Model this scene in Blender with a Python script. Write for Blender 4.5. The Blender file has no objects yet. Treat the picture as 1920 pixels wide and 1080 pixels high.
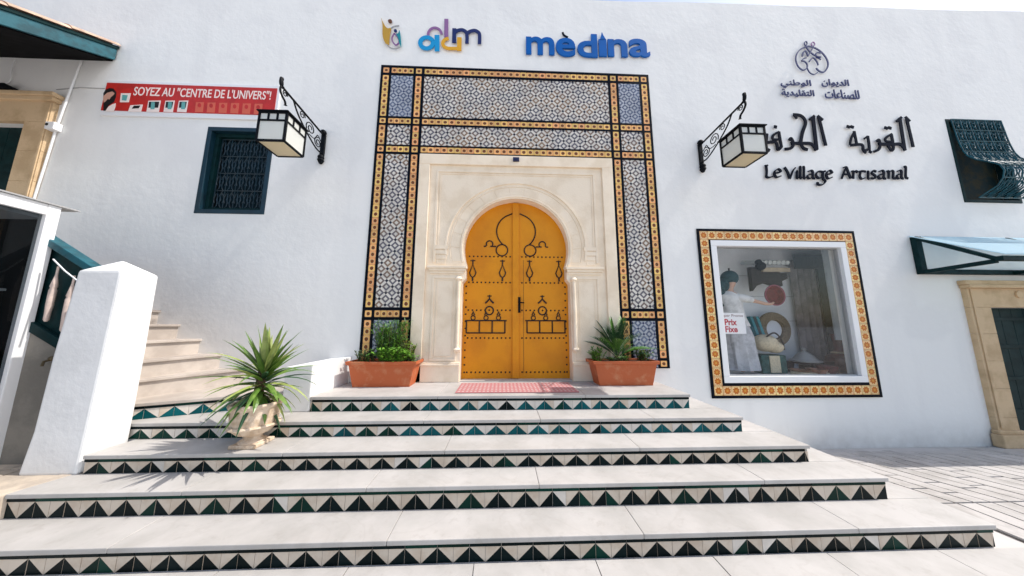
import bpy, bmesh, math, random
from mathutils import Vector, Matrix
random.seed(7)
S = bpy.context.scene
COL = S.collection
# ------------------------------------------------------------------ camera
F, PITCH, YAW, ROLL, H = 509.08, 0.1364, -0.0372, 0.0026, 1.466
cd = bpy.data.cameras.new('camera'); cam = bpy.data.objects.new('camera', cd); COL.objects.link(cam)
cd.sensor_width = 36; cd.lens = F / 1920 * 36; cd.clip_start = .02; cd.clip_end = 2000
CM = Matrix.Translation((0, 0, H)) @ Matrix.Rotation(YAW, 4, 'Z') @ Matrix.Rotation(math.pi / 2 + PITCH, 4, 'X') @ Matrix.Rotation(ROLL, 4, 'Z')
cam.matrix_world = CM
S.camera = cam
# ------------------------------------------------------------------ sky, sun, exposure
SUN_EL, SUN_FRONT = math.radians(54), math.radians(3)      # sun to the right, slightly in front of the facade
sd = Vector((math.cos(SUN_EL) * math.cos(SUN_FRONT), -math.cos(SUN_EL) * math.sin(SUN_FRONT), math.sin(SUN_EL)))
w = bpy.data.worlds.new('World'); S.world = w; w.use_nodes = True
nt = w.node_tree; nt.nodes.clear()
sky = nt.nodes.new('ShaderNodeTexSky'); sky.sky_type = 'NISHITA'; sky.sun_disc = False
sky.sun_elevation = SUN_EL; sky.sun_rotation = math.atan2(sd.x, sd.y)
sky.air_density = 1.1; sky.dust_density = 2.2; sky.ozone_density = .25
bg = nt.nodes.new('ShaderNodeBackground'); bg.inputs['Strength'].default_value = .15
wo = nt.nodes.new('ShaderNodeOutputWorld')
nt.links.new(sky.outputs[0], bg.inputs[0]); nt.links.new(bg.outputs[0], wo.inputs[0])
sl = bpy.data.lights.new('sun', 'SUN'); sl.energy = 3.0; sl.angle = math.radians(.5); sl.color = (1, .96, .90)
so = bpy.data.objects.new('sun', sl); COL.objects.link(so); so.location = (20, -5, 30)
so.rotation_euler = sd.to_track_quat('Z', 'Y').to_euler()
S.view_settings.view_transform = 'Standard'; S.view_settings.look = 'None'
S.view_settings.exposure = .60; S.view_settings.gamma = 1; S.view_settings.use_curve_mapping = False
S.cycles.max_bounces = 8; S.cycles.transparent_max_bounces = 12

# ------------------------------------------------------------------ helpers
R3 = CM.to_3x3()
def ray(px, py): return R3 @ Vector(((px - 960) / F, -(py - 540) / F, -1))
def at(px, py, Y):                      # point of the photo lying in the upright plane y = Y
    r = ray(px, py); t = Y / r.y
    return Vector((r.x * t, Y, H + r.z * t))
def atx(px, py, X):
    r = ray(px, py); t = X / r.x
    return Vector((X, r.y * t, H + r.z * t))

def mat(name, col, rough=.6, noise=0, nscale=6, bump=0, bscale=40, metal=0, spec=.5, coat=0, col2=None, mask_lo=.45, mask_hi=.6, rnd=0, detail=6, coords='Object'):
    m = bpy.data.materials.new(name); m.use_nodes = True; t = m.node_tree; N = t.nodes; L = t.links
    b = N['Principled BSDF']; b.inputs['Roughness'].default_value = rough; b.inputs['Metallic'].default_value = metal
    b.inputs['Specular IOR Level'].default_value = spec; b.inputs['Coat Weight'].default_value = coat
    b.inputs['Coat Roughness'].default_value = .12
    b.inputs['Base Color'].default_value = (*col, 1)
    g = N.new('ShaderNodeNewGeometry') ; tc = N.new('ShaderNodeTexCoord')
    pos = g.outputs['Position'] if coords == 'World' else tc.outputs['Object']
    out = None
    if noise or col2:
        n = N.new('ShaderNodeTexNoise'); n.inputs['Scale'].default_value = nscale; n.inputs['Detail'].default_value = detail
        n.inputs['Roughness'].default_value = .6
        L.new(g.outputs['Position'], n.inputs['Vector'])
        mx = N.new('ShaderNodeMix'); mx.data_type = 'RGBA'
        c2 = col2 if col2 else tuple(c * (1 - noise) for c in col)
        mx.inputs[6].default_value = (*col, 1); mx.inputs[7].default_value = (*c2, 1)
        r = N.new('ShaderNodeMapRange'); r.inputs[1].default_value = mask_lo; r.inputs[2].default_value = mask_hi
        L.new(n.outputs[0], r.inputs[0]); L.new(r.outputs[0], mx.inputs[0]); out = mx.outputs[2]
        L.new(out, b.inputs['Base Color'])
        rr = N.new('ShaderNodeMapRange'); rr.inputs[3].default_value = rough * .85; rr.inputs[4].default_value = min(1, rough * 1.15)
        L.new(n.outputs[0], rr.inputs[0]); L.new(rr.outputs[0], b.inputs['Roughness'])
    if rnd:
        oi = N.new('ShaderNodeObjectInfo'); hs = N.new('ShaderNodeHueSaturation')
        r = N.new('ShaderNodeMapRange'); r.inputs[3].default_value = 1 - rnd; r.inputs[4].default_value = 1 + rnd
        L.new(oi.outputs['Random'], r.inputs[0]); L.new(r.outputs[0], hs.inputs['Value'])
        if out: L.new(out, hs.inputs['Color'])
        else: hs.inputs['Color'].default_value = (*col, 1)
        out = hs.outputs[0]; L.new(out, b.inputs['Base Color'])
    if bump:
        n = N.new('ShaderNodeTexNoise'); n.inputs['Scale'].default_value = bscale; n.inputs['Detail'].default_value = 5
        L.new(g.outputs['Position'], n.inputs['Vector'])
        bp = N.new('ShaderNodeBump'); bp.inputs['Strength'].default_value = 1; bp.inputs['Distance'].default_value = bump
        L.new(n.outputs[0], bp.inputs['Height']); L.new(bp.outputs[0], b.inputs['Normal'])
    return m

class MB:
    def __init__(s): s.v = []; s.f = []; s.m = []; s.uv = {}
    def add(s, vs, fs, mi=0):
        o = len(s.v); s.v += [tuple(v) for v in vs]; s.f += [tuple(i + o for i in f) for f in fs]; s.m += [mi] * len(fs); return s
    def box(s, x0, x1, y0, y1, z0, z1, mi=0):
        if x0 > x1: x0, x1 = x1, x0
        if y0 > y1: y0, y1 = y1, y0
        if z0 > z1: z0, z1 = z1, z0
        v = [(x, y, z) for x in (x0, x1) for y in (y0, y1) for z in (z0, z1)]
        return s.add(v, [(0, 1, 3, 2), (4, 6, 7, 5), (0, 4, 5, 1), (2, 3, 7, 6), (0, 2, 6, 4), (1, 5, 7, 3)], mi)
    def prism(s, pts, d, mi=0):          # pts: 3D polygon, extruded along vector d
        n = len(pts); d = Vector(d); P = [Vector(p) for p in pts]
        nrm = Vector((0, 0, 0))
        for i in range(n): nrm += P[i].cross(P[(i + 1) % n])
        if nrm.dot(d) > 0: P = P[::-1]
        return s.add(P + [p + d for p in P], [tuple(range(n)), tuple(range(2 * n - 1, n - 1, -1))] + [(i, i + n, (i + 1) % n + n, (i + 1) % n)[::1] for i in range(n)], mi)
    def tube(s, pts, r, n=6, mi=0, closed=False):
        P = [Vector(p) for p in pts]; k = len(P); rs = r if isinstance(r, (list, tuple)) else [r] * k
        vs = []; up = Vector((.13, .31, .94)).normalized()
        pu = None
        for i in range(k):
            a = P[i - 1] if (i or closed) else P[i]; b = P[(i + 1) % k] if (i < k - 1 or closed) else P[i]
            t = (b - a).normalized() if (b - a).length > 1e-9 else Vector((0, 0, 1))
            if pu is None:
                u = t.cross(up); u = u.normalized() if u.length > .05 else t.cross(Vector((1, 0, 0))).normalized()
            else:
                u = (pu - t * pu.dot(t)); u = u.normalized() if u.length > 1e-6 else t.orthogonal().normalized()
            pu = u; wv = t.cross(u)
            for j in range(n):
                a2 = 2 * math.pi * j / n; vs.append(P[i] + (u * math.cos(a2) + wv * math.sin(a2)) * rs[i])
        fs = []
        for i in range(k if closed else k - 1):
            for j in range(n):
                a0 = i * n + j; a1 = i * n + (j + 1) % n; b0 = ((i + 1) % k) * n + j; b1 = ((i + 1) % k) * n + (j + 1) % n
                fs.append((a0, a1, b1, b0))
        if not closed: fs += [tuple(range(n))[::-1], tuple((k - 1) * n + j for j in range(n))]
        return s.add(vs, fs, mi)
    def lathe(s, prof, c=(0, 0, 0), n=24, mi=0):
        vs = [(c[0] + r * math.cos(2 * math.pi * j / n), c[1] + r * math.sin(2 * math.pi * j / n), c[2] + z) for r, z in prof for j in range(n)]
        fs = [(i * n + j, i * n + (j + 1) % n, (i + 1) * n + (j + 1) % n, (i + 1) * n + j) for i in range(len(prof) - 1) for j in range(n)]
        fs += [tuple(range(n))[::-1], tuple((len(prof) - 1) * n + j for j in range(n))]
        return s.add(vs, fs, mi)
    def ribbon(s, pts, ws, Y, d, mi=0, nib=None):   # flat stroke in the plane y = Y, d thick towards the viewer
        P = [Vector((p[0], p[1])) for p in pts]; k = len(P)
        if not isinstance(ws, (list, tuple)): ws = [ws] * k
        Lp = []; Rp = []
        for i in range(k):
            t = (P[min(i + 1, k - 1)] - P[max(i - 1, 0)])
            t = t.normalized() if t.length > 1e-9 else Vector((1, 0)); nn = Vector((-t.y, t.x)); wd = ws[i] / 2
            if nib is not None: wd *= .28 + .72 * abs(math.sin(math.atan2(t.y, t.x) - nib))
            Lp.append(P[i] + nn * wd); Rp.append(P[i] - nn * wd)
        vs = [(p.x, Y - d, p.y) for p in Lp] + [(p.x, Y - d, p.y) for p in Rp] + [(p.x, Y, p.y) for p in Lp] + [(p.x, Y, p.y) for p in Rp]
        fs = []
        for i in range(k - 1):
            a, b, c, e = i, i + 1, k + i + 1, k + i
            fs += [(a, e, c, b), (a, b, b + 2 * k, a + 2 * k), (e, e + 2 * k, c + 2 * k, c)]
        fs += [(0, 2 * k, 3 * k, k), (k - 1, 2 * k - 1, 4 * k - 1, 3 * k - 1)]
        return s.add(vs, fs, mi)
    def disc(s, cx, cz, r, Y, d, n=16, mi=0, rz=None):
        rz = rz or r
        return s.prism([(cx + r * math.cos(2 * math.pi * j / n), Y, cz + rz * math.sin(2 * math.pi * j / n)) for j in range(n)], (0, -d, 0), mi)
    def ball(s, c, r, n=8, mi=0, sz=1):
        pr = [(r * math.sin(math.pi * i / n), -r * sz * math.cos(math.pi * i / n)) for i in range(1, n)]
        return s.lathe(pr, c, n + 2, mi)
    def mesh(s, name, mats, smooth=False, bevel=0):
        me = bpy.data.meshes.new(name); me.from_pydata(s.v, [], s.f)
        for m in (mats if isinstance(mats, (list, tuple)) else [mats]): me.materials.append(m)
        me.polygons.foreach_set('material_index', s.m)
        bm = bmesh.new(); bm.from_mesh(me); bmesh.ops.recalc_face_normals(bm, faces=bm.faces)
        if bevel: bmesh.ops.bevel(bm, geom=[e for e in bm.edges if len(e.link_faces) == 2 and e.calc_face_angle(0) > .6], offset=bevel, segments=2, affect='EDGES', clamp_overlap=True, profile=.6)
        bm.to_mesh(me); bm.free()
        if smooth:
            me.shade_smooth() if hasattr(me, 'shade_smooth') else None
            me.set_sharp_from_angle(angle=.7)
        return me
    def build(s, name, mats, parent=None, smooth=False, bevel=0, **k):
        return link(name, s.mesh(name, mats, smooth, bevel), parent, **k)
def link(name, me, parent=None, loc=None, rz=0, scale=None, **k):
    o = bpy.data.objects.new(name, me); COL.objects.link(o)
    if parent: o.parent = parent
    if loc is not None: o.location = loc
    if rz: o.rotation_euler = (0, 0, rz)
    if scale: o.scale = scale
    for a, b in k.items(): o[a] = b
    return o
def thing(name, label, cat, group=None, loc=(0, 0, 0), rz=0):
    o = bpy.data.objects.new(name, None); COL.objects.link(o); o.location = loc; o.rotation_euler = (0, 0, rz)
    o.empty_display_size = .1
    o['label'] = label; o['category'] = cat
    if group: o['group'] = group
    return o
def smoothline(P, n=6, closed=False):
    P = [Vector(p) for p in P]; k = len(P); out = []
    for i in range(k if closed else k - 1):
        a = P[(i - 1) % k] if (closed or i) else P[i]; b = P[i]; c = P[(i + 1) % k]; d = P[(i + 2) % k] if (closed or i + 2 < k) else c
        for j in range(n):
            t = j / n
            out.append(.5 * ((2 * b) + (c - a) * t + (2 * a - 5 * b + 4 * c - d) * t * t + (3 * b - a - 3 * c + d) * t ** 3))
    if not closed: out.append(P[-1])
    return out

# ------------------------------------------------------------------ materials
M = {}
M['plaster'] = mat('white_plaster', (.78, .79, .80), .85, .05, 1.1, .0022, 16)
m = M['plaster']; N, L = m.node_tree.nodes, m.node_tree.links; b_ = N['Principled BSDF']
g_ = N.new('ShaderNodeNewGeometry'); mp = N.new('ShaderNodeMapping'); mp.inputs['Scale'].default_value = (3.2, 3.2, .35); L.new(g_.outputs['Position'], mp.inputs[0])
n1 = N.new('ShaderNodeTexNoise'); n1.inputs['Scale'].default_value = 1; n1.inputs['Detail'].default_value = 6; L.new(mp.outputs[0], n1.inputs[0])
n2 = N.new('ShaderNodeTexNoise'); n2.inputs['Scale'].default_value = .8; n2.inputs['Detail'].default_value = 8; L.new(g_.outputs['Position'], n2.inputs[0])
r1 = N.new('ShaderNodeMapRange'); r1.inputs[1].default_value = .52; r1.inputs[2].default_value = .72; r1.inputs[4].default_value = .55; L.new(n1.outputs[0], r1.inputs[0])
r2 = N.new('ShaderNodeMapRange'); r2.inputs[1].default_value = .5; r2.inputs[2].default_value = .56; r2.inputs[4].default_value = .45; L.new(n2.outputs[0], r2.inputs[0])
sz_ = N.new('ShaderNodeSeparateXYZ'); L.new(g_.outputs['Position'], sz_.inputs[0])
r3 = N.new('ShaderNodeMapRange'); r3.inputs[1].default_value = .35; r3.inputs[2].default_value = -.17; L.new(sz_.outputs[2], r3.inputs[0])
n3 = N.new('ShaderNodeTexNoise'); n3.inputs['Scale'].default_value = 7; n3.inputs['Detail'].default_value = 8; L.new(g_.outputs['Position'], n3.inputs[0])
def mn_(op, a, b): 
    q = N.new('ShaderNodeMath'); q.operation = op
    for i_, v_ in enumerate((a, b)):
        if hasattr(v_, 'links'): L.new(v_, q.inputs[i_])
        else: q.inputs[i_].default_value = v_
    return q.outputs[0]
dirt = mn_('MULTIPLY', mn_('MULTIPLY', r3.outputs[0], r3.outputs[0]), n3.outputs[0])
mA = N.new('ShaderNodeMix'); mA.data_type = 'RGBA'; mA.inputs[6].default_value = (.83, .82, .79, 1); mA.inputs[7].default_value = (.75, .74, .72, 1); L.new(mn_('MAXIMUM', r1.outputs[0], r2.outputs[0]), mA.inputs[0])
mB = N.new('ShaderNodeMix'); mB.data_type = 'RGBA'; mB.inputs[7].default_value = (.42, .38, .33, 1); L.new(mA.outputs[2], mB.inputs[6]); L.new(dirt, mB.inputs[0])
L.new(mB.outputs[2], b_.inputs['Base Color'])
n4 = N.new('ShaderNodeTexNoise'); n4.inputs['Scale'].default_value = 2.6; n4.inputs['Detail'].default_value = 3; L.new(g_.outputs['Position'], n4.inputs[0])
bp0 = [q for q in N if q.type == 'BUMP'][0]; bp = N.new('ShaderNodeBump'); bp.inputs['Distance'].default_value = .005; L.new(n4.outputs[0], bp.inputs['Height']); L.new(bp.outputs[0], bp0.inputs['Normal'])
M['plaster2'] = mat('white_plaster_pillar', (.80, .795, .78), .85, .07, 3, .0022, 20)
M['plaster_old'] = mat('stained_plaster', (.22, .20, .17), .9, .25, 2.5, .003, 30)
M['stone'] = mat('pale_limestone', (.88, .745, .575), .75, .12, 3, .002, 60, col2=(.80, .66, .49))
M['sandstone'] = mat('yellow_sandstone', (.62, .45, .27), .85, .2, 3, .004, 50, col2=(.50, .35, .20))
M['pave_old'] = mat('worn_paving', (.50, .42, .33), .85, .2, 4, .004, 40, col2=(.38, .32, .26), rnd=.08)
M['marble'] = mat('white_marble', (.48, .455, .43), .6, .1, 2.6, .0006, 30, col2=(.40, .38, .355), mask_lo=.38, mask_hi=.62, rnd=.04)
m = M['marble']; N, L = m.node_tree.nodes, m.node_tree.links; b_ = N['Principled BSDF']
src = b_.inputs['Base Color'].links[0].from_socket; g_ = N.new('ShaderNodeNewGeometry'); oi = N.new('ShaderNodeObjectInfo')
ad_ = N.new('ShaderNodeVectorMath'); ad_.operation = 'ADD'; cb = N.new('ShaderNodeCombineXYZ'); mu = N.new('ShaderNodeMath'); mu.operation = 'MULTIPLY'; mu.inputs[1].default_value = 40; L.new(oi.outputs['Random'], mu.inputs[0]); L.new(mu.outputs[0], cb.inputs[2])
L.new(g_.outputs['Position'], ad_.inputs[0]); L.new(cb.outputs[0], ad_.inputs[1])
nv = N.new('ShaderNodeTexNoise'); nv.inputs['Scale'].default_value = 1.6; nv.inputs['Detail'].default_value = 7; nv.inputs['Distortion'].default_value = .9; L.new(ad_.outputs[0], nv.inputs[0])
v1 = N.new('ShaderNodeMath'); v1.operation = 'SUBTRACT'; v1.inputs[1].default_value = .5; L.new(nv.outputs[0], v1.inputs[0]); v2 = N.new('ShaderNodeMath'); v2.operation = 'ABSOLUTE'; L.new(v1.outputs[0], v2.inputs[0])
vr = N.new('ShaderNodeMapRange'); vr.inputs[1].default_value = 0; vr.inputs[2].default_value = .018; vr.inputs[3].default_value = .16; vr.inputs[4].default_value = 0; L.new(v2.outputs[0], vr.inputs[0])
ns = N.new('ShaderNodeTexNoise'); ns.inputs['Scale'].default_value = 11; ns.inputs['Detail'].default_value = 9; ns.inputs['Roughness'].default_value = .7; L.new(g_.outputs['Position'], ns.inputs[0])
sr = N.new('ShaderNodeMapRange'); sr.inputs[1].default_value = .56; sr.inputs[2].default_value = .74; sr.inputs[4].default_value = .5; L.new(ns.outputs[0], sr.inputs[0])
mx_ = N.new('ShaderNodeMath'); mx_.operation = 'MAXIMUM'; L.new(vr.outputs[0], mx_.inputs[0]); L.new(sr.outputs[0], mx_.inputs[1])
mm = N.new('ShaderNodeMix'); mm.data_type = 'RGBA'; mm.inputs[7].default_value = (.30, .27, .24, 1); L.new(src, mm.inputs[6]); L.new(mx_.outputs[0], mm.inputs[0]); L.new(mm.outputs[2], b_.inputs['Base Color'])
M['marble_beige'] = mat('beige_marble', (.50, .44, .385), .5, .12, 3, .0006, 30, col2=(.40, .345, .30), mask_lo=.42, mask_hi=.58, rnd=.05)
M['grout'] = mat('grout', (.45, .42, .38), .9, .2, 20, .001, 80)
M['tile_cream'] = mat('cream_glaze', (.60, .51, .41), .3, .15, 9, 0, 0, spec=.35, col2=(.53, .43, .33), rnd=.045)
M['tile_white'] = mat('white_glaze', (.66, .60, .53), .3, .1, 9, 0, 0, spec=.35, rnd=.05)
M['glaze_black'] = mat('black_green_glaze', (.002, .008, .009), .35, 0, 4, 0, 0, spec=.07, rnd=.4)
M['glaze_green'] = mat('dark_green_glaze', (.002, .028, .020), .35, 0, 4, 0, 0, spec=.08, rnd=.4)
M['glaze_teal_sheen'] = mat('teal_sheen_on_glaze', (.001, .075, .085), .35, 0, 4, 0, 0, spec=.12, rnd=.35)  # sheen on the upper risers' dark tiles, put into the colour as teal
M['black_tile'] = mat('black_edging', (.003, .005, .010), .4, spec=.06)
M['iron'] = mat('black_iron', (.003, .004, .006), .6, spec=.12, bump=.001, bscale=90)
M['yellow'] = mat('yellow_door_paint', (.70, .265, .003), .45, .12, 2.5, .0008, 45, col2=(.60, .21, .003), mask_lo=.42, mask_hi=.66, spec=.3)
M['nail'] = mat('black_nail', (.02, .008, .005), .4, metal=.3)
M['tealpaint'] = mat('teal_paint', (.002, .026, .044), .45, .25, 6, .001, 40)
M['tealdark'] = mat('dark_teal_paint', (.002, .022, .024), .6, .3, 8, .001, 40, spec=.15)
M['teallight'] = mat('weathered_teal_paint', (.008, .095, .125), .6, .4, 9, .001, 40)
M['white'] = mat('white_enamel', (.80, .80, .80), .4)
M['dark'] = mat('dark_interior', (.012, .013, .014), .8)
M['terracotta'] = mat('terracotta_plastic', (.46, .10, .026), .6, .2, 9, .0015, 40, col2=(.52, .20, .09), mask_lo=.52, mask_hi=.72)
M['soil'] = mat('soil', (.03, .018, .01), .95, bump=.01, bscale=60)
M['urn'] = mat('carved_stone', (.68, .55, .42), .85, .3, 14, .006, 45, col2=(.52, .39, .27))
M['leaf'] = mat('leaf_green', (.07, .19, .022), .45, .4, 20, col2=(.12, .26, .04))
M['leaf_dark'] = mat('leaf_dark_green', (.025, .08, .028), .5, .4, 20)
M['leaf_light'] = mat('leaf_light_green', (.18, .40, .035), .5, .3, 20)
M['leaf_grey'] = mat('leaf_greyish', (.14, .25, .10), .6, .3, 20)
M['leaf_lime'] = mat('leaf_lime', (.22, .28, .03), .5, .3, 20)
M['leaf_yucca'] = mat('yucca_leaf', (.075, .155, .022), .38, .3, 12, col2=(.14, .23, .04))
M['leaf_edge'] = mat('yucca_leaf_edge', (.30, .36, .10), .4, .3, 12)
M['bark'] = mat('brown_stem', (.10, .06, .03), .9, bump=.004, bscale=50)
M['red'] = mat('banner_red', (.52, .018, .012), .55, .2, 5)
M['grey'] = mat('grey_paint', (.35, .35, .35), .6)
M['paver'] = mat('paving_stone', (.46, .43, .405), .8, .2, 4, .004, 35, col2=(.36, .335, .31), rnd=.05)
M['ground'] = mat('pale_ground', (.52, .49, .46), .75, .1, 1.5, .002, 30, col2=(.48, .45, .42))
M['joint'] = mat('dark_joint_sand', (.10, .085, .075), .95, .3, 20)
def shade_smooth(o): return o

def glass(name, tint=(1, 1, 1), rough=.0):
    m = bpy.data.materials.new(name); m.use_nodes = True; t = m.node_tree; N = t.nodes; L = t.links; N.clear()
    o = N.new('ShaderNodeOutputMaterial'); tr = N.new('ShaderNodeBsdfTransparent'); tr.inputs[0].default_value = (*tint, 1)
    g = N.new('ShaderNodeBsdfGlossy'); g.inputs['Roughness'].default_value = rough
    lw_ = N.new('ShaderNodeLayerWeight'); lw_.inputs[0].default_value = .5; pw = N.new('ShaderNodeMath'); pw.operation = 'POWER'; pw.inputs[1].default_value = 4
    f = N.new('ShaderNodeMath'); f.operation = 'MULTIPLY_ADD'; f.inputs[1].default_value = .8; f.inputs[2].default_value = .012; mx = N.new('ShaderNodeMixShader')
    L.new(lw_.outputs['Facing'], pw.inputs[0]); L.new(pw.outputs[0], f.inputs[0])
    L.new(f.outputs[0], mx.inputs[0]); L.new(tr.outputs[0], mx.inputs[1]); L.new(g.outputs[0], mx.inputs[2]); L.new(mx.outputs[0], o.inputs[0])
    return m
M['glass'] = glass('window_glass', (.995, 1, 1))
M['smoked'] = glass('smoked_glass', (.55, .58, .60))
def frosted(name, col, tcol):
    m = bpy.data.materials.new(name); m.use_nodes = True; t = m.node_tree; N = t.nodes; L = t.links
    b = N['Principled BSDF']; b.inputs['Base Color'].default_value = (*col, 1); b.inputs['Roughness'].default_value = .35
    tr = N.new('ShaderNodeBsdfTranslucent'); tr.inputs[0].default_value = (*tcol, 1); mx = N.new('ShaderNodeMixShader'); mx.inputs[0].default_value = .55
    L.new(b.outputs[0], mx.inputs[1]); L.new(tr.outputs[0], mx.inputs[2]); L.new(mx.outputs[0], N['Material Output'].inputs[0])
    return m
M['frost'] = frosted('frosted_glass', (.86, .88, .86), (1, 1, .97))
M['frost_warm'] = frosted('frosted_glass_warm', (.78, .70, .55), (.95, .85, .6))
M['poly'] = frosted('polycarbonate', (.45, .62, .70), (.75, .92, 1.0))

# painted glazed tile patterns ---------------------------------------------------
def math_node(N, L, op, a, b=None, c=None):
    n = N.new('ShaderNodeMath'); n.operation = op
    for i, x in enumerate((a, b, c)):
        if x is None: continue
        if hasattr(x, 'is_output') or hasattr(x, 'links'): L.new(x, n.inputs[i])
        else: n.inputs[i].default_value = x
    return n.outputs[0]
def mixc(N, L, f, a, b):
    n = N.new('ShaderNodeMix'); n.data_type = 'RGBA'
    if hasattr(f, 'links'): L.new(f, n.inputs[0])
    else: n.inputs[0].default_value = f
    for i, x in ((6, a), (7, b)):
        if hasattr(x, 'links'): L.new(x, n.inputs[i])
        else: n.inputs[i].default_value = (*x, 1)
    return n.outputs[2]
def flower_tile(name, base, petal, ring, center, r0=.34):
    m = bpy.data.materials.new(name); m.use_nodes = True; t = m.node_tree; N = t.nodes; L = t.links; b = N['Principled BSDF']
    tc = N.new('ShaderNodeTexCoord'); sx = N.new('ShaderNodeSeparateXYZ'); L.new(tc.outputs['Generated'], sx.inputs[0])
    x = math_node(N, L, 'SUBTRACT', sx.outputs[0], .5); z = math_node(N, L, 'SUBTRACT', sx.outputs[2], .5)
    r = math_node(N, L, 'SQRT', math_node(N, L, 'ADD', math_node(N, L, 'MULTIPLY', x, x), math_node(N, L, 'MULTIPLY', z, z)))
    an = math_node(N, L, 'ARCTAN2', z, x)
    pet = math_node(N, L, 'MULTIPLY', math_node(N, L, 'COSINE', math_node(N, L, 'MULTIPLY', an, 8)), .05)
    rr = math_node(N, L, 'ADD', r, pet)
    oi = N.new('ShaderNodeObjectInfo')
    hs = N.new('ShaderNodeHueSaturation'); hs.inputs['Color'].default_value = (*base, 1)
    v = N.new('ShaderNodeMapRange'); v.inputs[3].default_value = .72; v.inputs[4].default_value = 1.15; L.new(oi.outputs['Random'], v.inputs[0]); L.new(v.outputs[0], hs.inputs['Value'])
    rn = math_node(N, L, 'FRACT', math_node(N, L, 'MULTIPLY', oi.outputs['Random'], 17.3))
    h = N.new('ShaderNodeMapRange'); h.inputs[3].default_value = .475; h.inputs[4].default_value = .525; L.new(rn, h.inputs[0]); L.new(h.outputs[0], hs.inputs['Hue'])
    c = mixc(N, L, math_node(N, L, 'LESS_THAN', rr, r0 + .07), hs.outputs[0], ring)
    c = mixc(N, L, math_node(N, L, 'LESS_THAN', rr, r0), c, petal)
    c = mixc(N, L, math_node(N, L, 'LESS_THAN', r, .13), c, center)
    ed = math_node(N, L, 'MAXIMUM', math_node(N, L, 'ABSOLUTE', x), math_node(N, L, 'ABSOLUTE', z))
    dx = math_node(N, L, 'ADD', math_node(N, L, 'ABSOLUTE', x), math_node(N, L, 'ABSOLUTE', z))
    c = mixc(N, L, math_node(N, L, 'GREATER_THAN', dx, .86), c, petal)
    c = mixc(N, L, math_node(N, L, 'GREATER_THAN', ed, .475), c, (.58, .34, .14))
    L.new(c, b.inputs['Base Color']); b.inputs['Roughness'].default_value = .3; b.inputs['Specular IOR Level'].default_value = .3
    return m
M['flower'] = flower_tile('orange_flower_tile', (.88, .47, .15), (.12, .022, .008), (.86, .58, .26), (.20, .06, .01), .27)
M['flower2'] = flower_tile('ochre_flower_tile', (.80, .56, .26), (.50, .14, .015), (.82, .62, .30), (.62, .28, .04), .36)
def lattice_tile(name, base, line, dot, s=.088, lw=.11, blue=0):
    m = bpy.data.materials.new(name); m.use_nodes = True; t = m.node_tree; N = t.nodes; L = t.links; b = N['Principled BSDF']
    g = N.new('ShaderNodeNewGeometry'); sx = N.new('ShaderNodeSeparateXYZ'); L.new(g.outputs['Position'], sx.inputs[0])
    X, Z = sx.outputs[0], sx.outputs[2]
    p = math_node(N, L, 'MULTIPLY', math_node(N, L, 'ADD', X, Z), 1 / s); q = math_node(N, L, 'MULTIPLY', math_node(N, L, 'SUBTRACT', X, Z), 1 / s)
    fp = math_node(N, L, 'ABSOLUTE', math_node(N, L, 'SUBTRACT', math_node(N, L, 'FRACT', p), .5))
    fq = math_node(N, L, 'ABSOLUTE', math_node(N, L, 'SUBTRACT', math_node(N, L, 'FRACT', q), .5))
    mn = math_node(N, L, 'MINIMUM', fp, fq); mxx = math_node(N, L, 'MAXIMUM', fp, fq)
    rnd = g.outputs['Random Per Island']
    n = N.new('ShaderNodeTexNoise'); n.inputs['Scale'].default_value = 3; L.new(g.outputs['Position'], n.inputs[0])
    warm = N.new('ShaderNodeMapRange'); warm.inputs[1].default_value = .42; warm.inputs[2].default_value = .6; L.new(n.outputs[0], warm.inputs[0])
    fill = mixc(N, L, warm.outputs[0], line, (.25, .16, .10) if not blue else (.14, .17, .25))
    dk = N.new('ShaderNodeHueSaturation'); dk.inputs['Color'].default_value = (*base, 1)
    v = N.new('ShaderNodeMapRange'); v.inputs[3].default_value = .85; v.inputs[4].default_value = 1.08; L.new(rnd, v.inputs[0]); L.new(v.outputs[0], dk.inputs['Value'])
    c = mixc(N, L, math_node(N, L, 'GREATER_THAN', mxx, .5 - lw), fill, dk.outputs[0])
    c = mixc(N, L, math_node(N, L, 'GREATER_THAN', mn, .5 - lw * 1.1), c, dot)
    c = mixc(N, L, math_node(N, L, 'LESS_THAN', mxx, .17), c, dk.outputs[0])
    L.new(c, b.inputs['Base Color']); b.inputs['Roughness'].default_value = .3; b.inputs['Specular IOR Level'].default_value = .3
    return m
M['field'] = lattice_tile('grey_lattice_tile', (.66, .62, .55), (.13, .12, .14), (.015, .015, .03), lw=.135, s=.165)
M['field_blue'] = lattice_tile('blue_lattice_tile', (.42, .44, .48), (.10, .12, .18), (.02, .03, .10), s=.15, lw=.12, blue=1)

# ------------------------------------------------------------------ ground
def sheet(name, pts, m, **k):
    b = MB(); b.add(pts, [tuple(range(len(pts)))]); return b.build(name, m, **k)
WY = 3.72
GZ = -.165
b = MB()     # one sheet: level in front, dipping a little to the foot of the facade on the right
xs = [-400, -40, -3.9, 3.4, 3.7, 40, 400]; ys = [-600, -30, .3, 2.35, 3.9, 60, 600]
def gz(x, y): return -.006 if y <= 2.35 else (-.006 + (GZ) * min(1, (y - 2.35) / (WY - 2.35))) 
vs = [(x, y, gz(x, y) - (.003)) for y in ys for x in xs]
b.add(vs, [(j * 7 + i, j * 7 + i + 1, (j + 1) * 7 + i + 1, (j + 1) * 7 + i) for j in range(6) for i in range(6)])
pav = b.build('pavement', [M['ground']], kind='structure')
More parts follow.
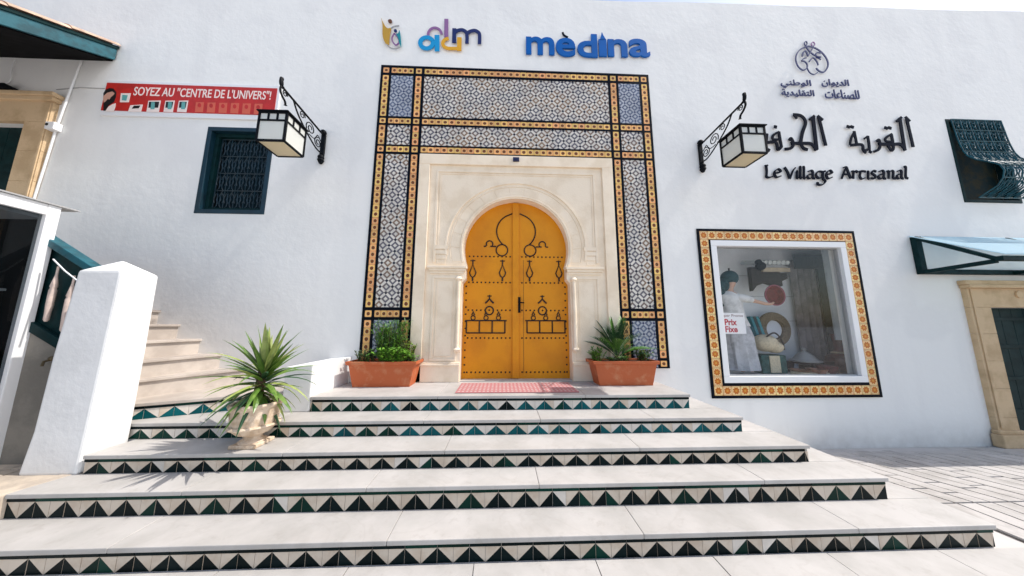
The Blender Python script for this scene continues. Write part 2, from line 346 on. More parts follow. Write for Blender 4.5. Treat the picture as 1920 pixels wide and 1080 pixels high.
# joint bed and stones on the right
def pz(y): return -.006 + (0 if y <= 2.35 else GZ * (y - 2.35) / (WY - 2.35))
bed = MB(); bed.add([(3.60, .2, pz(.2) + .002), (9.8, .2, pz(.2) + .002), (9.8, 2.35, pz(2.35) + .002), (3.60, 2.35, pz(2.35) + .002), (9.8, WY + .05, pz(WY) + .002), (3.60, WY + .05, pz(WY) + .002)], [(0, 1, 2, 3), (3, 2, 4, 5)])
bed.build('joint_bed', [M['joint']], parent=pav)
smesh = []
for k in range(5):
    s = MB(); j = lambda: random.uniform(-.006, .006)
    zt = .012 + .004 * random.random()
    V = [(j() + .002, j() + .002, 0), (1 - j() - .002, j(), 0), (1 + j() - .004, 1 + j(), 0), (j(), 1 + j(), 0)]
    s.prism([(v[0], v[1], zt) for v in V], (0, 0, -zt - .02))
    smesh.append(s.mesh('paving_stone', [M['paver']]))
cnt = 0
x = 3.62; col = 0
while x < 9.6:
    wd = random.choice([.15, .165, .18]) * (1 if x < 6 else 1.3)
    y = WY - .02 - random.uniform(0, .3)
    first = True
    while y > 1.25:
        ln = 0
        if first: top = WY - .005; y0 = y
        else: top = prev - .014; y0 = y
        if y0 < 2.35 < top - .02: y0 = y = 2.35; ln = 0
        ymid = (y0 + top) / 2
        # the stone's near corner must be inside the view cone
        if x / max(top, .1) < 2.35 and x / max(top, .1) > .9 and cnt < 295:
            L_ = top - y0
            o = link('paving_stone', random.choice(smesh), pav, (x, y0, pz(ymid) + .001), scale=(wd - .017, L_, 1))
            sl_ = (pz(top) - pz(y0)) / L_; o.rotation_euler = (math.atan(sl_), 0, 0); o.location.z = pz(y0) + .001
            cnt += 1
        prev = y; y -= random.choice([.38, .45, .52]); first = False
    x += wd
# pale slabs at the foot of the steps
for i in range(9):
    for j in range(2):
        s = MB(); s.box(-3.2 + i * .76 + .003, -3.2 + (i + 1) * .76 - .003, 1.905 - j * .6 - .597, 1.905 - j * .6 - .002, -.02, .004 + random.uniform(0, .002))
        s.build('paving_slab', [M['marble']], parent=pav)

# ------------------------------------------------------------------ staircase
stair = thing('staircase', 'wide white marble steps with a zigzag of dark green and cream riser tiles', 'stairs')
ZT = [.733, .585, .446, .305, .144, 0]
YF = [2.999, 2.722, 2.426, 2.185, 1.918]
XR = [2.03, 2.35, 2.66, 2.99, 3.325]
XL = [-1.958, -3.46, -3.27, -3.40, -5.2]
V0 = [-1.841, -1.946, -3.067, -3.315, -2.891]      # a valley between two dark triangles
TW = .2
TM = {}
for gi, gl in enumerate(('glaze_black', 'glaze_green', 'glaze_teal_sheen')):
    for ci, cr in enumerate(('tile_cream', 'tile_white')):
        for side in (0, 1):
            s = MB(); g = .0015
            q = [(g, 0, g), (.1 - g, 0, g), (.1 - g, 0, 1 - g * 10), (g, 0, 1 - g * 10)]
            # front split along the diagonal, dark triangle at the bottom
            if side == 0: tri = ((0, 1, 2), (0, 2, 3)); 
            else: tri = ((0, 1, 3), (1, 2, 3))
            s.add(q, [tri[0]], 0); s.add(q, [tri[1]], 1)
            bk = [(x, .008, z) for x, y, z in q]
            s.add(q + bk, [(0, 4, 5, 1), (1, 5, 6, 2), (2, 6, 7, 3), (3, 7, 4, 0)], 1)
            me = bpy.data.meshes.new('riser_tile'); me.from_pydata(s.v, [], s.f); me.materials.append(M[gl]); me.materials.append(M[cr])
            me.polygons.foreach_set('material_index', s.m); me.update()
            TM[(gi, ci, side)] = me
stripm = {}
for k_, nme in ((0, 'glaze_black'), (1, 'glaze_green')):
    s = MB(); s.box(.002, .198, -.004, .006, .04, .96); stripm[k_] = s.mesh('edging_tile', [M[nme]], bevel=.0)
def riser(parent, xl, xr, y, zb, zt, v0, row, R=None, slabcuts=None):
    """tiles of one riser; R maps local (x, y) to the world when the riser is skewed"""
    nos = .030; st = .025; th = zt - nos - st - zb
    n0 = math.floor((xl - v0) / .1 - 1e-6); x = v0 + n0 * .1
    k = n0; prs = {}
    while x < xr - .004:
        a, c = max(x, xl), min(x + .1, xr)
        if c - a > .012:
            pt = [.25, .25, .9, .9, .97][row]
            if k // 2 not in prs: prs[k // 2] = random.random()
            u = prs[k // 2] if random.random() > .12 else random.random()
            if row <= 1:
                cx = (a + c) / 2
                gi = 2 if (u < (.85 if cx > -.9 else .2)) else (1 if u < .93 else 0)  # upper risers: reflected light painted in as teal, rarer at the left
            elif row == 3: gi = 1 if u < .22 else 0
            else: gi = 0 if u < .93 else 1
            ci = 1 if (row <= 1 and random.random() < .7) else (1 if random.random() < .05 else 0)
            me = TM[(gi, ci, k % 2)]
            if c - a < .099:
                me = me.copy()
                for v in me.vertices:
                    v.co.x = min(max(v.co.x + x, a + .0015), c - .0015) - x
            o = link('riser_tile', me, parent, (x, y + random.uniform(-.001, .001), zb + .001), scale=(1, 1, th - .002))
        x += .1; k += 1
    n0 = math.floor((xl - v0 - .1) / .2); x = v0 + .1 + n0 * .2
    while x < xr - .004:
        a, c = max(x, xl), min(x + .2, xr)
        if c - a > .03:
            o = link('edging_tile', stripm[1 if (row in (3,) and random.random() < .8) or random.random() < .2 else 0], parent, (a, y, zb + th), scale=((c - a) / .2, 1, st))
        x += .2
def slabs(parent, xl, xr, yf, yb, zt, m, L0=1.05, xr_b=None):
    x = xl
    while x < xr - .02:
        wd = min(random.uniform(L0, L0 * 1.7), xr - x)
        if xr - x - wd < .25: wd = xr - x
        s = MB(); s.box(x + .0012, x + wd - .0012, yf - .016, yb, zt - .030, zt + random.uniform(-.0008, .0008))
        s.build('tread_slab', [m], parent=parent, bevel=.005)
        x += wd
for r in range(5):
    zt, zb, yf = ZT[r], ZT[r + 1], YF[r]
    s = MB(); yback = 3.72 if r == 0 else 3.70
    s.box(XL[r] + .002, XR[r] - .002, yf + .007, yback, -.2, zt - .031)
    st = s.build('step', [M['plaster2']], parent=stair)
    s = MB(); s.box(XL[r] + .003, XR[r] - .003, yf + .0035, yf + .0065, zb - .002, zt - .031); s.build('grout_bed', [M['grout']], parent=st)
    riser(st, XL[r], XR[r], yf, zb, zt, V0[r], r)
    yb = 3.72 if r == 0 else YF[r - 1] + .006
    slabs(st, XL[r], XR[r] + .01, yf, yb, zt, M['marble'])
    if r:   # the tread runs on to the facade beyond the end of the step above
        s = MB(); s.box(XR[r - 1] + .012, XR[r] + .009, yb + .002, 3.715, zt - .03, zt); s.build('tread_slab', [M['marble']], parent=st, bevel=.004)
# step that turns towards the upper flight, at the left
skA, skB = Vector((-3.62, 2.705, 0)), Vector((-2.22, 3.31, 0))
ang = math.atan2(skB.y - skA.y, skB.x - skA.x); LEN = (skB - skA).length
sk = bpy.data.objects.new('winder_step', None)
s = MB(); s.prism([(0, .008, -.1), (LEN, .008, -.1), (LEN, .9, -.1), (0, .45, -.1)], (0, 0, .80))
sk = s.build('winder_step', [M['plaster2']], parent=stair); sk.location = skA; sk.rotation_euler = (0, 0, ang)
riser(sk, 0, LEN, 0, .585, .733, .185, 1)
s = MB(); s.box(0, LEN, .0035, .0065, .583, .702); s.build('grout_bed', [M['grout']], parent=sk)
s = MB(); s.prism([(0, -.016, .703), (LEN, -.016, .703), (LEN, .95, .703), (0, .9, .703)], (0, 0, .030)); s.build('tread_slab', [M['marble_beige']], parent=sk, bevel=.005)
# upper flight climbing left along the facade
zs = [.733, .914, 1.095, 1.284, 1.468, 1.65]
nx = [((-3.66, 2.93), (-3.27, 3.72)), ((-3.78, 2.75), (-3.595, 3.72)), ((-3.93, 2.7), (-3.88, 3.72)), ((-4.19, 2.7), (-4.175, 3.72)), ((-4.47, 2.7), (-4.45, 3.72))]
for k, (a, c) in enumerate(nx):
    s = MB(); s.prism([(a[0] - .02, a[1], zs[k] - .1), (c[0] - .02, c[1], zs[k] - .1), (-9.5, 3.72, zs[k] - .1), (-9.5, 2.7, zs[k] - .1)], (0, 0, zs[k + 1] - zs[k] + .07))
    us = s.build('upper_step', [M['marble_beige']], parent=stair)
    s = MB(); s.prism([(a[0] + .008, a[1] - .0, zs[k + 1] - .029), (c[0] + .008, c[1], zs[k + 1] - .029), (-9.4, 3.718, zs[k + 1] - .029), (-9.4, 2.702, zs[k + 1] - .029)], (0, 0, .029))
    s.build('tread_slab', [M['marble_beige']], parent=us, bevel=.004)
# low white cheek wall left of the landing
s = MB()
s.prism([(-1.962, 2.99, .586), (-2.235, 2.985, .586), (-2.235, 2.985, 1.03), (-1.962, 2.99, 1.055)], (0, .73, 0))
cw = s.build('cheek_wall', [M['plaster2']], parent=None, bevel=.012); cw['label'] = 'low white plastered cheek wall between the landing and the side steps'; cw['category'] = 'wall'

# ------------------------------------------------------------------ pillar
s = MB()
bx0, bx1, tx0, tx1 = -3.735, -3.335, -3.645, -3.29
by0, by1 = 2.425, 2.70
rings = [(bx0, -3.305, 2.418, by1, .30), (bx0 + .035, -3.30, 2.424, by1, .62), (-3.69, -3.295, 2.428, by1, 1.2), (tx0, tx1, 2.432, 2.69, 1.925)]
vs = []
for x0, x1, y0, y1, z in rings: vs += [(x0, y0, z), (x1, y0, z), (x1, y1, z), (x0, y1, z)]
fs = [(i * 4 + j, i * 4 + (j + 1) % 4, (i + 1) * 4 + (j + 1) % 4, (i + 1) * 4 + j) for i in range(3) for j in range(4)] + [(0, 3, 2, 1)]
vs.append(((tx0 + tx1) / 2, 2.56, 2.045)); fs += [(12, 13, 16), (13, 14, 16), (14, 15, 16), (15, 12, 16)]
s.add(vs, fs)
pl = s.build('gate_pillar', [M['plaster2']], bevel=.018); pl['label'] = 'white plastered square pillar with a pyramid top beside the steps'; pl['category'] = 'pillar'

# left pavement at the level of the fourth tread, with its stone edging
s = MB(); s.prism([(-3.42, 2.17, .296), (-3.30, 2.43, .296), (-3.30, 2.9, .296), (-12, 2.9, .296), (-12, 2.17, .296)], (0, 0, -.4))
lp = s.build('side_pavement', [M['pave_old']], kind='structure')
for i in range(12):
    for j in range(2):
        s = MB(); xr_ = -3.44 - i * .42 - j * .12
        s.box(xr_ - .40, xr_, 2.19 + j * .33, 2.19 + j * .33 + .315, .28, .303 + random.uniform(0, .005)); s.build('paving_slab', [M['pave_old']], parent=lp, bevel=.004)
s = MB(); s.prism([(-3.53, 2.155, .1), (-3.41, 2.155, .1), (-3.33, 2.42, .1), (-3.42, 2.42, .1)], (0, 0, .209)); s.build('edging_stone', [M['pave_old']], parent=lp, bevel=.006)
s = MB(); s.box(-12, -3.405, 2.16, 2.168, .14, .295); s.build('edging_stone', [M['pave_old']], parent=lp)

# ------------------------------------------------------------------ facade
bld = thing('white_building', 'white plastered facade with tiled portal, shop window and rows of raised lettering', 'building', loc=(0, 0, 0))
def topz(x): return 6.755 + .023 * x
holes = [(-1.19, 1.61, .60, 3.93), (2.96, 5.09, .725, 2.69), (-4.24, -3.305, 2.98, 4.285), (7.145, 8.11, 3.37, 4.79), (7.07, 8.0, -.4, 1.74), (-7.45, -6.635, 1.62, 4.25)]
XS = sorted({-14, 14} | {h[0] for h in holes} | {h[1] for h in holes} | set(range(-13, 14, 1))); ZS = sorted({-.5, 6.2} | {h[2] for h in holes} | {h[3] for h in holes} | {0.5, 1.5, 2.5, 3.2, 4.6, 5.4})
def inhole(x, z): return any(h[0] < x < h[1] and h[2] < z < h[3] for h in holes)
s = MB(); vid = {}
def V(x, y, z):
    key = (round(x, 4), round(y, 4), round(z, 4))
    if key not in vid: vid[key] = len(s.v); s.v.append(key)
    return vid[key]
def quad(*p): s.f.append(tuple(V(*q) for q in p)); s.m.append(0)
DEP = .22
for i in range(len(XS) - 1):
    x0, x1 = XS[i], XS[i + 1]
    for j in range(len(ZS) - 1):
        z0, z1 = ZS[j], ZS[j + 1]
        if not inhole((x0 + x1) / 2, (z0 + z1) / 2): quad((x0, WY, z0), (x1, WY, z0), (x1, WY, z1), (x0, WY, z1))
    wob0, wob1 = .012 * math.sin(x0 * 2.3), .012 * math.sin(x1 * 2.3)
    t0, t1 = topz(x0) + wob0, topz(x1) + wob1
    quad((x0, WY, 6.2), (x1, WY, 6.2), (x1, WY, t1 - .03), (x0, WY, t0 - .03))
    quad((x0, WY, t0 - .03), (x1, WY, t1 - .03), (x1, WY + .04, t1), (x0, WY + .04, t0))
    quad((x0, WY + .04, t0), (x1, WY + .04, t1), (x1, 5.2, t1), (x0, 5.2, t0))
    quad((x1, 5.2, -.5), (x0, 5.2, -.5), (x0, 5.2, t0), (x1, 5.2, t1))
for h in holes:
    x0, x1, z0, z1 = h; y1 = WY + DEP
    quad((x0, WY, z0), (x0, WY, z1), (x0, y1, z1), (x0, y1, z0)); quad((x1, WY, z0), (x1, y1, z0), (x1, y1, z1), (x1, WY, z1))
    quad((x0, WY, z0), (x0, y1, z0), (x1, y1, z0), (x1, WY, z0)); quad((x0, WY, z1), (x1, WY, z1), (x1, y1, z1), (x0, y1, z1))
me = bpy.data.meshes.new('wall'); me.from_pydata(s.v, [], s.f); me.materials.append(M['plaster']); me.update()
link('wall', me, bld)
for h in holes:
    if abs(h[0] - 2.96) < .1: continue
    s = MB(); s.box(h[0] + .001, h[1] - .001, WY + DEP + .001, WY + DEP + .01, h[2], h[3]); s.build('dark_backing', [M['dark']], parent=bld)

# tiled surround -----------------------------------------------------------------
sur = bpy.data.objects.new('tiled_surround', None); COL.objects.link(sur); sur.parent = bld
CX = .21
TY = 3.715                       # back of the tiles; faces stand 12 mm proud of the plaster
tile_me = MB(); tile_me.box(0, 1, -.012, 0, 0, 1); tile_me = tile_me.mesh('border_tile', [M['flower']])
tile_me2 = MB(); tile_me2.box(0, 1, -.012, 0, 0, 1); tile_me2 = tile_me2.mesh('border_tile', [M['flower2']])
def tile_run(x0, x1, z0, z1, along, pitch, me, parent, y=TY):
    L_ = (x1 - x0) if along == 'x' else (z1 - z0); n = max(1, round(L_ / pitch)); p = L_ / n; g = .0025
    for i in range(n):
        if along == 'x': link('border_tile', me, parent, (x0 + i * p + g / 2, y + random.uniform(-.0008, .0008), z0 + g / 2), scale=(p - g, 1, z1 - z0 - g))
        else: link('border_tile', me, parent, (x0 + g / 2, y + random.uniform(-.0008, .0008), z0 + i * p + g / 2), scale=(x1 - x0 - g, 1, p - g))
cols = [(-1.825, -1.735), (-1.335, -1.245)]; cols += [(2 * CX - b_, 2 * CX - a_) for a_, b_ in cols][::-1]
bl_v = [(-1.86, -1.825), (-1.735, -1.70), (-1.37, -1.335), (-1.245, -1.205)]; bl_v += [(2 * CX - b_, 2 * CX - a_) for a_, b_ in bl_v][::-1]
rows_t = [(5.255, 5.345), (4.415, 4.50), (3.96, 4.05)]
bl_h = [(5.345, 5.385), (5.215, 5.255), (4.50, 4.53), (4.385, 4.415), (4.05, 4.075), (3.925, 3.96)]
ZB = .895
# vertical tile columns
for ci, (a_, b_) in enumerate(cols):
    for z0, z1 in ((4.53, 5.215), (4.075, 4.385), (1.70, 3.925)): tile_run(a_, b_, z0, z1, 'z', .0975, tile_me, sur)
    for z0, z1 in rows_t + [(1.57, 1.66)]: tile_run(a_, b_, z0, z1, 'z', .2, tile_me, sur)
    if ci in (0, 3):
        tile_run(a_, b_, 1.03, 1.53, 'z', .1, tile_me, sur); tile_run(a_, b_, .915, .995, 'z', .2, tile_me, sur)
    else: tile_run(a_, b_, .745, 1.53, 'z', .1, tile_me, sur)
fx = [(-1.70, -1.37), (2 * CX + 1.37, 2 * CX + 1.70)]
for (a_, b_) in fx:
    for z0, z1 in rows_t + [(1.57, 1.66)]: tile_run(a_, b_, z0, z1, 'x', .0825, tile_me, sur)
for z0, z1 in rows_t: tile_run(-1.205, 1.625, z0, z1, 'x', .0976, tile_me, sur)
# black edging strips
def edging(x0, x1, z0, z1, y=TY, d=.015, parent=sur, m='black_tile'):
    s = MB(); s.box(x0, x1, y - d, y, z0, z1); s.build('edging_strip', [M[m]], parent=parent, bevel=.002)
for i, (a_, b_) in enumerate(bl_v):
    edging(a_, b_, ZB if i in (0, 1, 6, 7) else .74, 5.385)
vx = [(-1.825, -1.735), (-1.70, -1.37), (-1.335, -1.245), (-1.205, 1.625), (1.665, 1.755), (1.79, 2.12), (2.155, 2.245)]
for z0, z1 in bl_h:
    for a_, b_ in vx: edging(a_, b_, z0, z1)
for z0, z1 in ((1.66, 1.70), (1.53, 1.57)):
    for k in (0, 1, 2, 4, 5, 6): edging(*vx[k], z0, z1)
for k in (0, 6): edging(*vx[k], .995, 1.03); edging(*vx[k], ZB, .915)
# field panels of small lattice tiles
def panel(x0, x1, z0, z1, m, p=.1):
    s = MB(); nx_, nz_ = max(1, round((x1 - x0) / p)), max(1, round((z1 - z0) / p)); px_, pz_ = (x1 - x0) / nx_, (z1 - z0) / nz_
    for i in range(nx_):
        for j in range(nz_):
            y = TY - .010 - random.uniform(0, .0012)
            s.box(x0 + i * px_ + .001, x0 + (i + 1) * px_ - .001, y, TY, z0 + j * pz_ + .001, z0 + (j + 1) * pz_ - .001)
    o = s.build('tile_panel', [m], parent=sur); o['kind'] = 'stuff'
for (a_, b_) in fx:
    panel(a_, b_, 4.53, 5.215, M['field_blue']); panel(a_, b_, 4.075, 4.385, M['field']); panel(a_, b_, 1.70, 3.925, M['field']); panel(a_, b_, ZB, 1.53, M['field_blue'])
panel(-1.205, 1.625, 4.53, 5.215, M['field']); panel(-1.205, 1.625, 4.075, 4.385, M['field'])

# stone surround with horseshoe arch ---------------------------------------------
DC = .20                                     # door axis
def opening(grow=0, n=30, zb=.733):
    r = .735 + grow; cz = 2.54
    a0 = math.radians(-21)
    pts = []
    pts.append((.745 + grow, zb)); pts.append((.745 + grow, 2.04)); pts.append((.70 + grow, 2.10)); pts.append((.70 + grow, 2.26))
    for i in range(n + 1):
        a = a0 + (math.pi - 2 * a0) * i / n; pts.append((r * math.cos(a), cz + r * math.sin(a)))
    pts += [(-x, z) for x, z in pts[:4]][::-1]
    return [(DC + x, z) for x, z in pts]
s = MB()
SX0, SX1, SZ1 = -1.20, 1.615, 3.92; SY = 3.695
ip = opening(); n = len(ip)
def outer_for(p):
    # project from the arch centre on the outer rectangle
    x, z = p
    if z <= 2.3: return ((SX0 if x < DC else SX1), z)
    dx, dz = x - DC, z - 2.3
    t = min((SX1 - DC) / dx if dx > 0 else ((SX0 - DC) / dx if dx < 0 else 1e9), (SZ1 - 2.3) / dz if dz > 1e-6 else 1e9)
    return (DC + dx * t, 2.3 + dz * t)
op = [outer_for(p) for p in ip]
# insert exact corners
I, O = [], []
for k in range(n):
    I.append(ip[k]); O.append(op[k])
    if k < n - 1:
        a_, c_ = op[k], op[k + 1]
        if (abs(a_[0] - SX1) < 1e-6 and abs(c_[1] - SZ1) < 1e-6 and c_[0] < SX1 - 1e-6): I.append(((ip[k][0] + ip[k + 1][0]) / 2, (ip[k][1] + ip[k + 1][1]) / 2)); O.append((SX1, SZ1))
        if (abs(a_[1] - SZ1) < 1e-6 and abs(c_[0] - SX0) < 1e-6 and a_[0] > SX0 + 1e-6): I.append(((ip[k][0] + ip[k + 1][0]) / 2, (ip[k][1] + ip[k + 1][1]) / 2)); O.append((SX0, SZ1))
N_ = len(I)
vs = [(x, SY, z) for x, z in I] + [(x, SY, z) for x, z in O] + [(x, SY + .16, z) for x, z in I]
fs = [(k, k + 1, N_ + k + 1, N_ + k) for k in range(N_ - 1)] + [(k + 1, k, 2 * N_ + k, 2 * N_ + k + 1) for k in range(N_ - 1)]
s.add(vs, fs)
stone = s.build('stone_surround', [M['stone']], parent=bld)
def strip(pts, wd, d, name='moulding', y=SY, m='stone', closed=False):
    s = MB(); s.ribbon(pts, wd, y, d); s.build(name, [M[m]], parent=stone, bevel=.003)
def frame(x0, x1, z0, z1, wd, d, y=SY, name='moulding', bottom=True):
    for q in ((x0, x1, z1 - wd, z1), (x0, x1, z0, z0 + wd))[:2 if bottom else 1] + ( (x0, x0 + wd, z0 + wd, z1 - wd), (x1 - wd, x1, z0 + wd, z1 - wd)):
        s = MB(); s.box(q[0], q[1], y - d, y, q[2], q[3]); s.build(name, [M['stone']], parent=stone, bevel=.004)
# outer flat frame (proud) and inner moulded bands
s = MB()
for q in ((SX0, SX1, 3.765, SZ1), (SX0, -1.045, .735, 3.765), (1.455, SX1, .735, 3.765)): s.box(q[0], q[1], SY - .03, SY, q[2], q[3])
s.build('outer_frame', [M['stone']], parent=stone, bevel=.006)
frame(-.955, 1.355, 2.29, 3.69, .035, .014, bottom=False); frame(-.90, 1.30, 2.29, 3.635, .012, .008, bottom=False)
R1 = [(DC + .985 * math.cos(math.radians(a)), 2.56 + .95 * math.sin(math.radians(a))) for a in range(-12, 193, 5)]
strip(R1, .028, .014)
R2 = [(DC + .93 * math.cos(math.radians(a)), 2.56 + .895 * math.sin(math.radians(a))) for a in range(-14, 195, 5)]
strip(R2, .012, .007)
R3_ = [(DC + .77 * math.cos(math.radians(a)), 2.54 + .77 * math.sin(math.radians(a))) for a in range(-19, 200, 5)]
strip(R3_, .03, .012)
for k in range(15):           # voussoirs of the arch, thin joints between them
    a0, a1 = math.radians(-15 + k * 14 + .25), math.radians(-15 + (k + 1) * 14 - .25)
    s = MB(); arc = [a0 + (a1 - a0) * i / 4 for i in range(5)]
    s.prism([(DC + .79 * math.cos(a), SY, 2.54 + .79 * math.sin(a)) for a in arc] + [(DC + .915 * math.cos(a), SY, 2.56 + .88 * math.sin(a)) for a in arc[::-1]], (0, -.005, 0))
    s.build('voussoir', [M['stone']], parent=stone, bevel=.003)
for sg in (-1, 1):
    X = lambda u: DC + sg * u
    for z0, z1, d, u0, u1 in ((2.20, 2.235, .035, .70, 1.20), (2.235, 2.27, .05, .685, 1.22), (2.165, 2.20, .018, .72, 1.19)):
        s = MB(); s.box(X(u0), X(u1), SY - d, SY + .06, z0, z1); s.build('impost', [M['stone']], parent=stone, bevel=.006)
    # capital carved above the impost
    s = MB()
    for k in range(4): s.box(X(.985 - .012 * k), X(1.11 + .006 * k), SY - .006 - .003 * k, SY, 2.30 + k * .07, 2.355 + k * .07)
    s.build('capital', [M['stone']], parent=stone)
    x0, x1 = sorted((X(.80), X(1.15)))
    frame(x0, x1, 1.00, 2.13, .03, .012)
    x0, x1 = sorted((X(.86), X(1.09)))
    frame(x0, x1, 1.06, 2.08, .010, .007)
    s = MB(); s.tube([(X(.79), SY - .02, 1.16), (X(.79), SY - .02, 2.07)], .028, 10)       # engaged colonnette
    s.lathe([(.034, 0), (.05, .02), (.034, .05)], (X(.79), SY - .02, 2.07), 10); s.lathe([(.034, 0), (.05, .03), (.034, .05)], (X(.79), SY - .02, 1.12), 10)
    s.build('colonnette', [M['stone']], parent=stone, smooth=True)
    for z0, z1, d in ((.735, .94, .030), (.94, .965, .045), (.965, .985, .03)):
        s = MB(); s.box(X(.749), X(1.39), SY - d, SY, z0, z1); s.build('base_block', [M['stone']], parent=stone, bevel=.006)
# small sensor over the arch
s = MB(); s.box(.145, .235, 3.635, 3.664, 3.825, 3.88); s.disc(.19, 3.852, .016, 3.635, .008, 12)
s.build('sensor', [mat('dark_blue_plastic', (.01, .012, .06), .3)], parent=bld, bevel=.003)

# door ----------------------------------------------------------------------------
door = bpy.data.objects.new('studded_door', None); COL.objects.link(door); door.parent = bld
DY = 3.835
pts = opening(.004, zb=.745)
for sg in (-1, 1):
    half = [p for p in pts if (p[0] - DC) * sg >= .03]
    if sg == 1: poly = [(DC + .004, .745)] + half + [(DC + .004, 3.275)]
    else: poly = [(DC - .004, 3.275)] + half + [(DC - .004, .745)]
    s = MB(); s.prism([(x, DY, z) for x, z in poly], (0, .05, 0)); s.build('door_leaf', [M['yellow']], parent=door)
s = MB(); s.box(DC - .052, DC + .040, DY - .028, DY - .001, .75, 3.262); s.build('astragal', [M['yellow']], parent=door, bevel=.008)
s = MB(); s.box(DC - .745, DC + .745, 3.70, 3.86, .7335, .745); s.build('threshold', [M['marble']], parent=door)
s = MB()     # wicket line of the inner leaf on the right
s.box(.305, .309, DY - .003, DY - .0005, .82, 2.40); s.build('leaf_joint', [M['nail']], parent=door)
s = MB(); s.box(.228, .262, DY - .036, DY - .028, 1.64, 1.86); s.tube([(.245, DY - .04, 1.78), (.245, DY - .075, 1.78), (.31, DY - .078, 1.775)], .009, 8)
s.build('handle', [M['iron']], parent=door, smooth=True)
s = MB()
def stud(x, z, r=.0125): s.lathe([(r, 0), (r * .8, .006), (r * .3, .010)], (0, 0, 0), 7)
studs = []
for z in (2.45, 2.07, 1.675, 1.29, .83):
    for sg in (-1, 1):
        lim = .70 if z < 2.1 or z > 2.4 else .68
        k = .085
        while k < lim: studs.append((DC + sg * k, z)); k += .0585
z = .83
while z < 2.05:
    for sg in (-1, 1): studs.append((DC + sg * .705, z))
    z += .0985
ss = MB()
for x, z in studs:
    r = .0135; v = [(x + r * math.cos(j * math.pi / 3), DY, z + r * math.sin(j * math.pi / 3)) for j in range(6)] + [(x + r * .5 * math.cos(j * math.pi / 3), DY - .008, z + r * .5 * math.sin(j * math.pi / 3)) for j in range(6)]
    ss.add(v, [(j, (j + 1) % 6, (j + 1) % 6 + 6, j + 6) for j in range(6)] + [tuple(range(6, 12))])
o = ss.build('stud_rows', [M['nail']], parent=door); o['kind'] = 'stuff'
def nailline(pts, w_=.017, closed=False):
    s = MB(); s.tube([(x, DY - .003, z) for x, z in pts], w_ / 2, 5, closed=closed); return s
for sg in (-1, 1):
    X = lambda u: DC + sg * u
    ORN = [MB()]
    def nxt():
        ORN[0].build('nail_ornament', [M['nail']], parent=door, smooth=True); ORN[0] = MB()
    def add(p, w_=.016, closed=False): ORN[0].tube([(X(u), DY - .003, z) for u, z in p], w_ * .62, 5, closed=closed)
    # big keyhole arc and its disc
    add([(.055, 3.105)] + [(.0 + .285 * math.sin(math.radians(a)), 2.83 + .27 * math.cos(math.radians(a))) for a in range(20, 140, 8)] + [(.185, 2.625)])
    add([(.205 + .085 * math.cos(t_ * math.pi / 10), 2.545 + .085 * math.sin(t_ * math.pi / 10)) for t_ in range(20)], closed=True)
    add([(.29, 2.60), (.34, 2.60)]); add([(.34, 2.60), (.375, 2.60)] ); add([(.36 + .0, 2.60)] + [(.385 + .048 * math.cos(math.radians(a)), 2.635 + .048 * math.sin(math.radians(a))) for a in range(225, -46, -25)] + [(.44, 2.60), (.47, 2.60)])
    nxt()
    for u in (.195, .62):
        if u > .5: nxt()
        add([(u, 2.40), (u, 2.33)]); add([(u - .035, 2.385), (u + .035, 2.385)], .012)
        add([(u, 2.33), (u + .045, 2.21), (u + .03, 2.165), (u, 2.14), (u - .03, 2.165), (u - .045, 2.21)], closed=True)
        add([(u, 2.14), (u, 2.09)], .02)
    nxt()
    add([(.375 + .058 * math.cos(t_ * math.pi / 8), 1.67 + .058 * math.sin(t_ * math.pi / 8)) for t_ in range(16)], closed=True)
    add([(.315, 1.775), (.345, 1.80), (.375, 1.835), (.405, 1.80), (.435, 1.775)], .022); add([(.375, 1.83), (.375, 1.89)]); add([(.345, 1.875), (.405, 1.875)], .012)
    nxt()
    add([(.13, 1.53), (.71, 1.53)]); add([(.155, 1.36), (.69, 1.36)])
    for u in (.155, .333, .511, .69): add([(u, 1.53), (u, 1.36)])
    for u in (.245, .42, .60):
        add([(u + .03 * math.cos(t_ * math.pi / 5), 1.568 + .03 * math.sin(t_ * math.pi / 5)) for t_ in range(10)], .012, True)
        add([(u - .02, 1.605), (u, 1.655), (u + .02, 1.605)], .018)
    nxt()

# ------------------------------------------------------------------ shop window
sw = bpy.data.objects.new('shop_window', None); COL.objects.link(sw); sw.parent = bld
x0, x1, z0, z1 = 2.83, 5.235, .500, 2.870
e = .035
for q in ((x0, x1, z1 - e, z1), (x0, x1, z0, z0 + e), (x0, x0 + e, z0 + e, z1 - e), (x1 - e, x1, z0 + e, z1 - e)): edging(*q, parent=sw)
tw = .125
a0, a1, c0, c1 = x0 + e, x1 - e, z0 + e, z1 - e
tile_run(a0, a1, c1 - tw, c1, 'x', .122, tile_me2, sw); tile_run(a0, a1, c0, c0 + tw, 'x', .122, tile_me2, sw)
tile_run(a0, a0 + tw, c0 + tw, c1 - tw, 'z', .122, tile_me2, sw); tile_run(a1 - tw, a1, c0 + tw, c1 - tw, 'z', .122, tile_me2, sw)
b0, b1, d0, d1 = a0 + tw, a1 - tw, c0 + tw, c1 - tw; e2 = .028
for q in ((b0, b1, d0, d0 + e2 + .01), (b0, b0 + e2, d0 + e2 + .01, d1), (b0 + e2, b1, d1 - .01, d1)): edging(*q, parent=sw)
s = MB(); wx0, wx1, wz0, wz1 = b0 + e2, b1 - .003, d0 + e2 + .01, d1 - .01; fw = .085
for q in ((wx0, wx1, wz1 - fw, wz1), (wx0, wx1, wz0, wz0 + fw), (wx0, wx0 + fw, wz0 + fw, wz1 - fw), (wx1 - fw, wx1, wz0 + fw, wz1 - fw)): s.box(q[0], q[1], 3.70, 3.80, q[2], q[3])
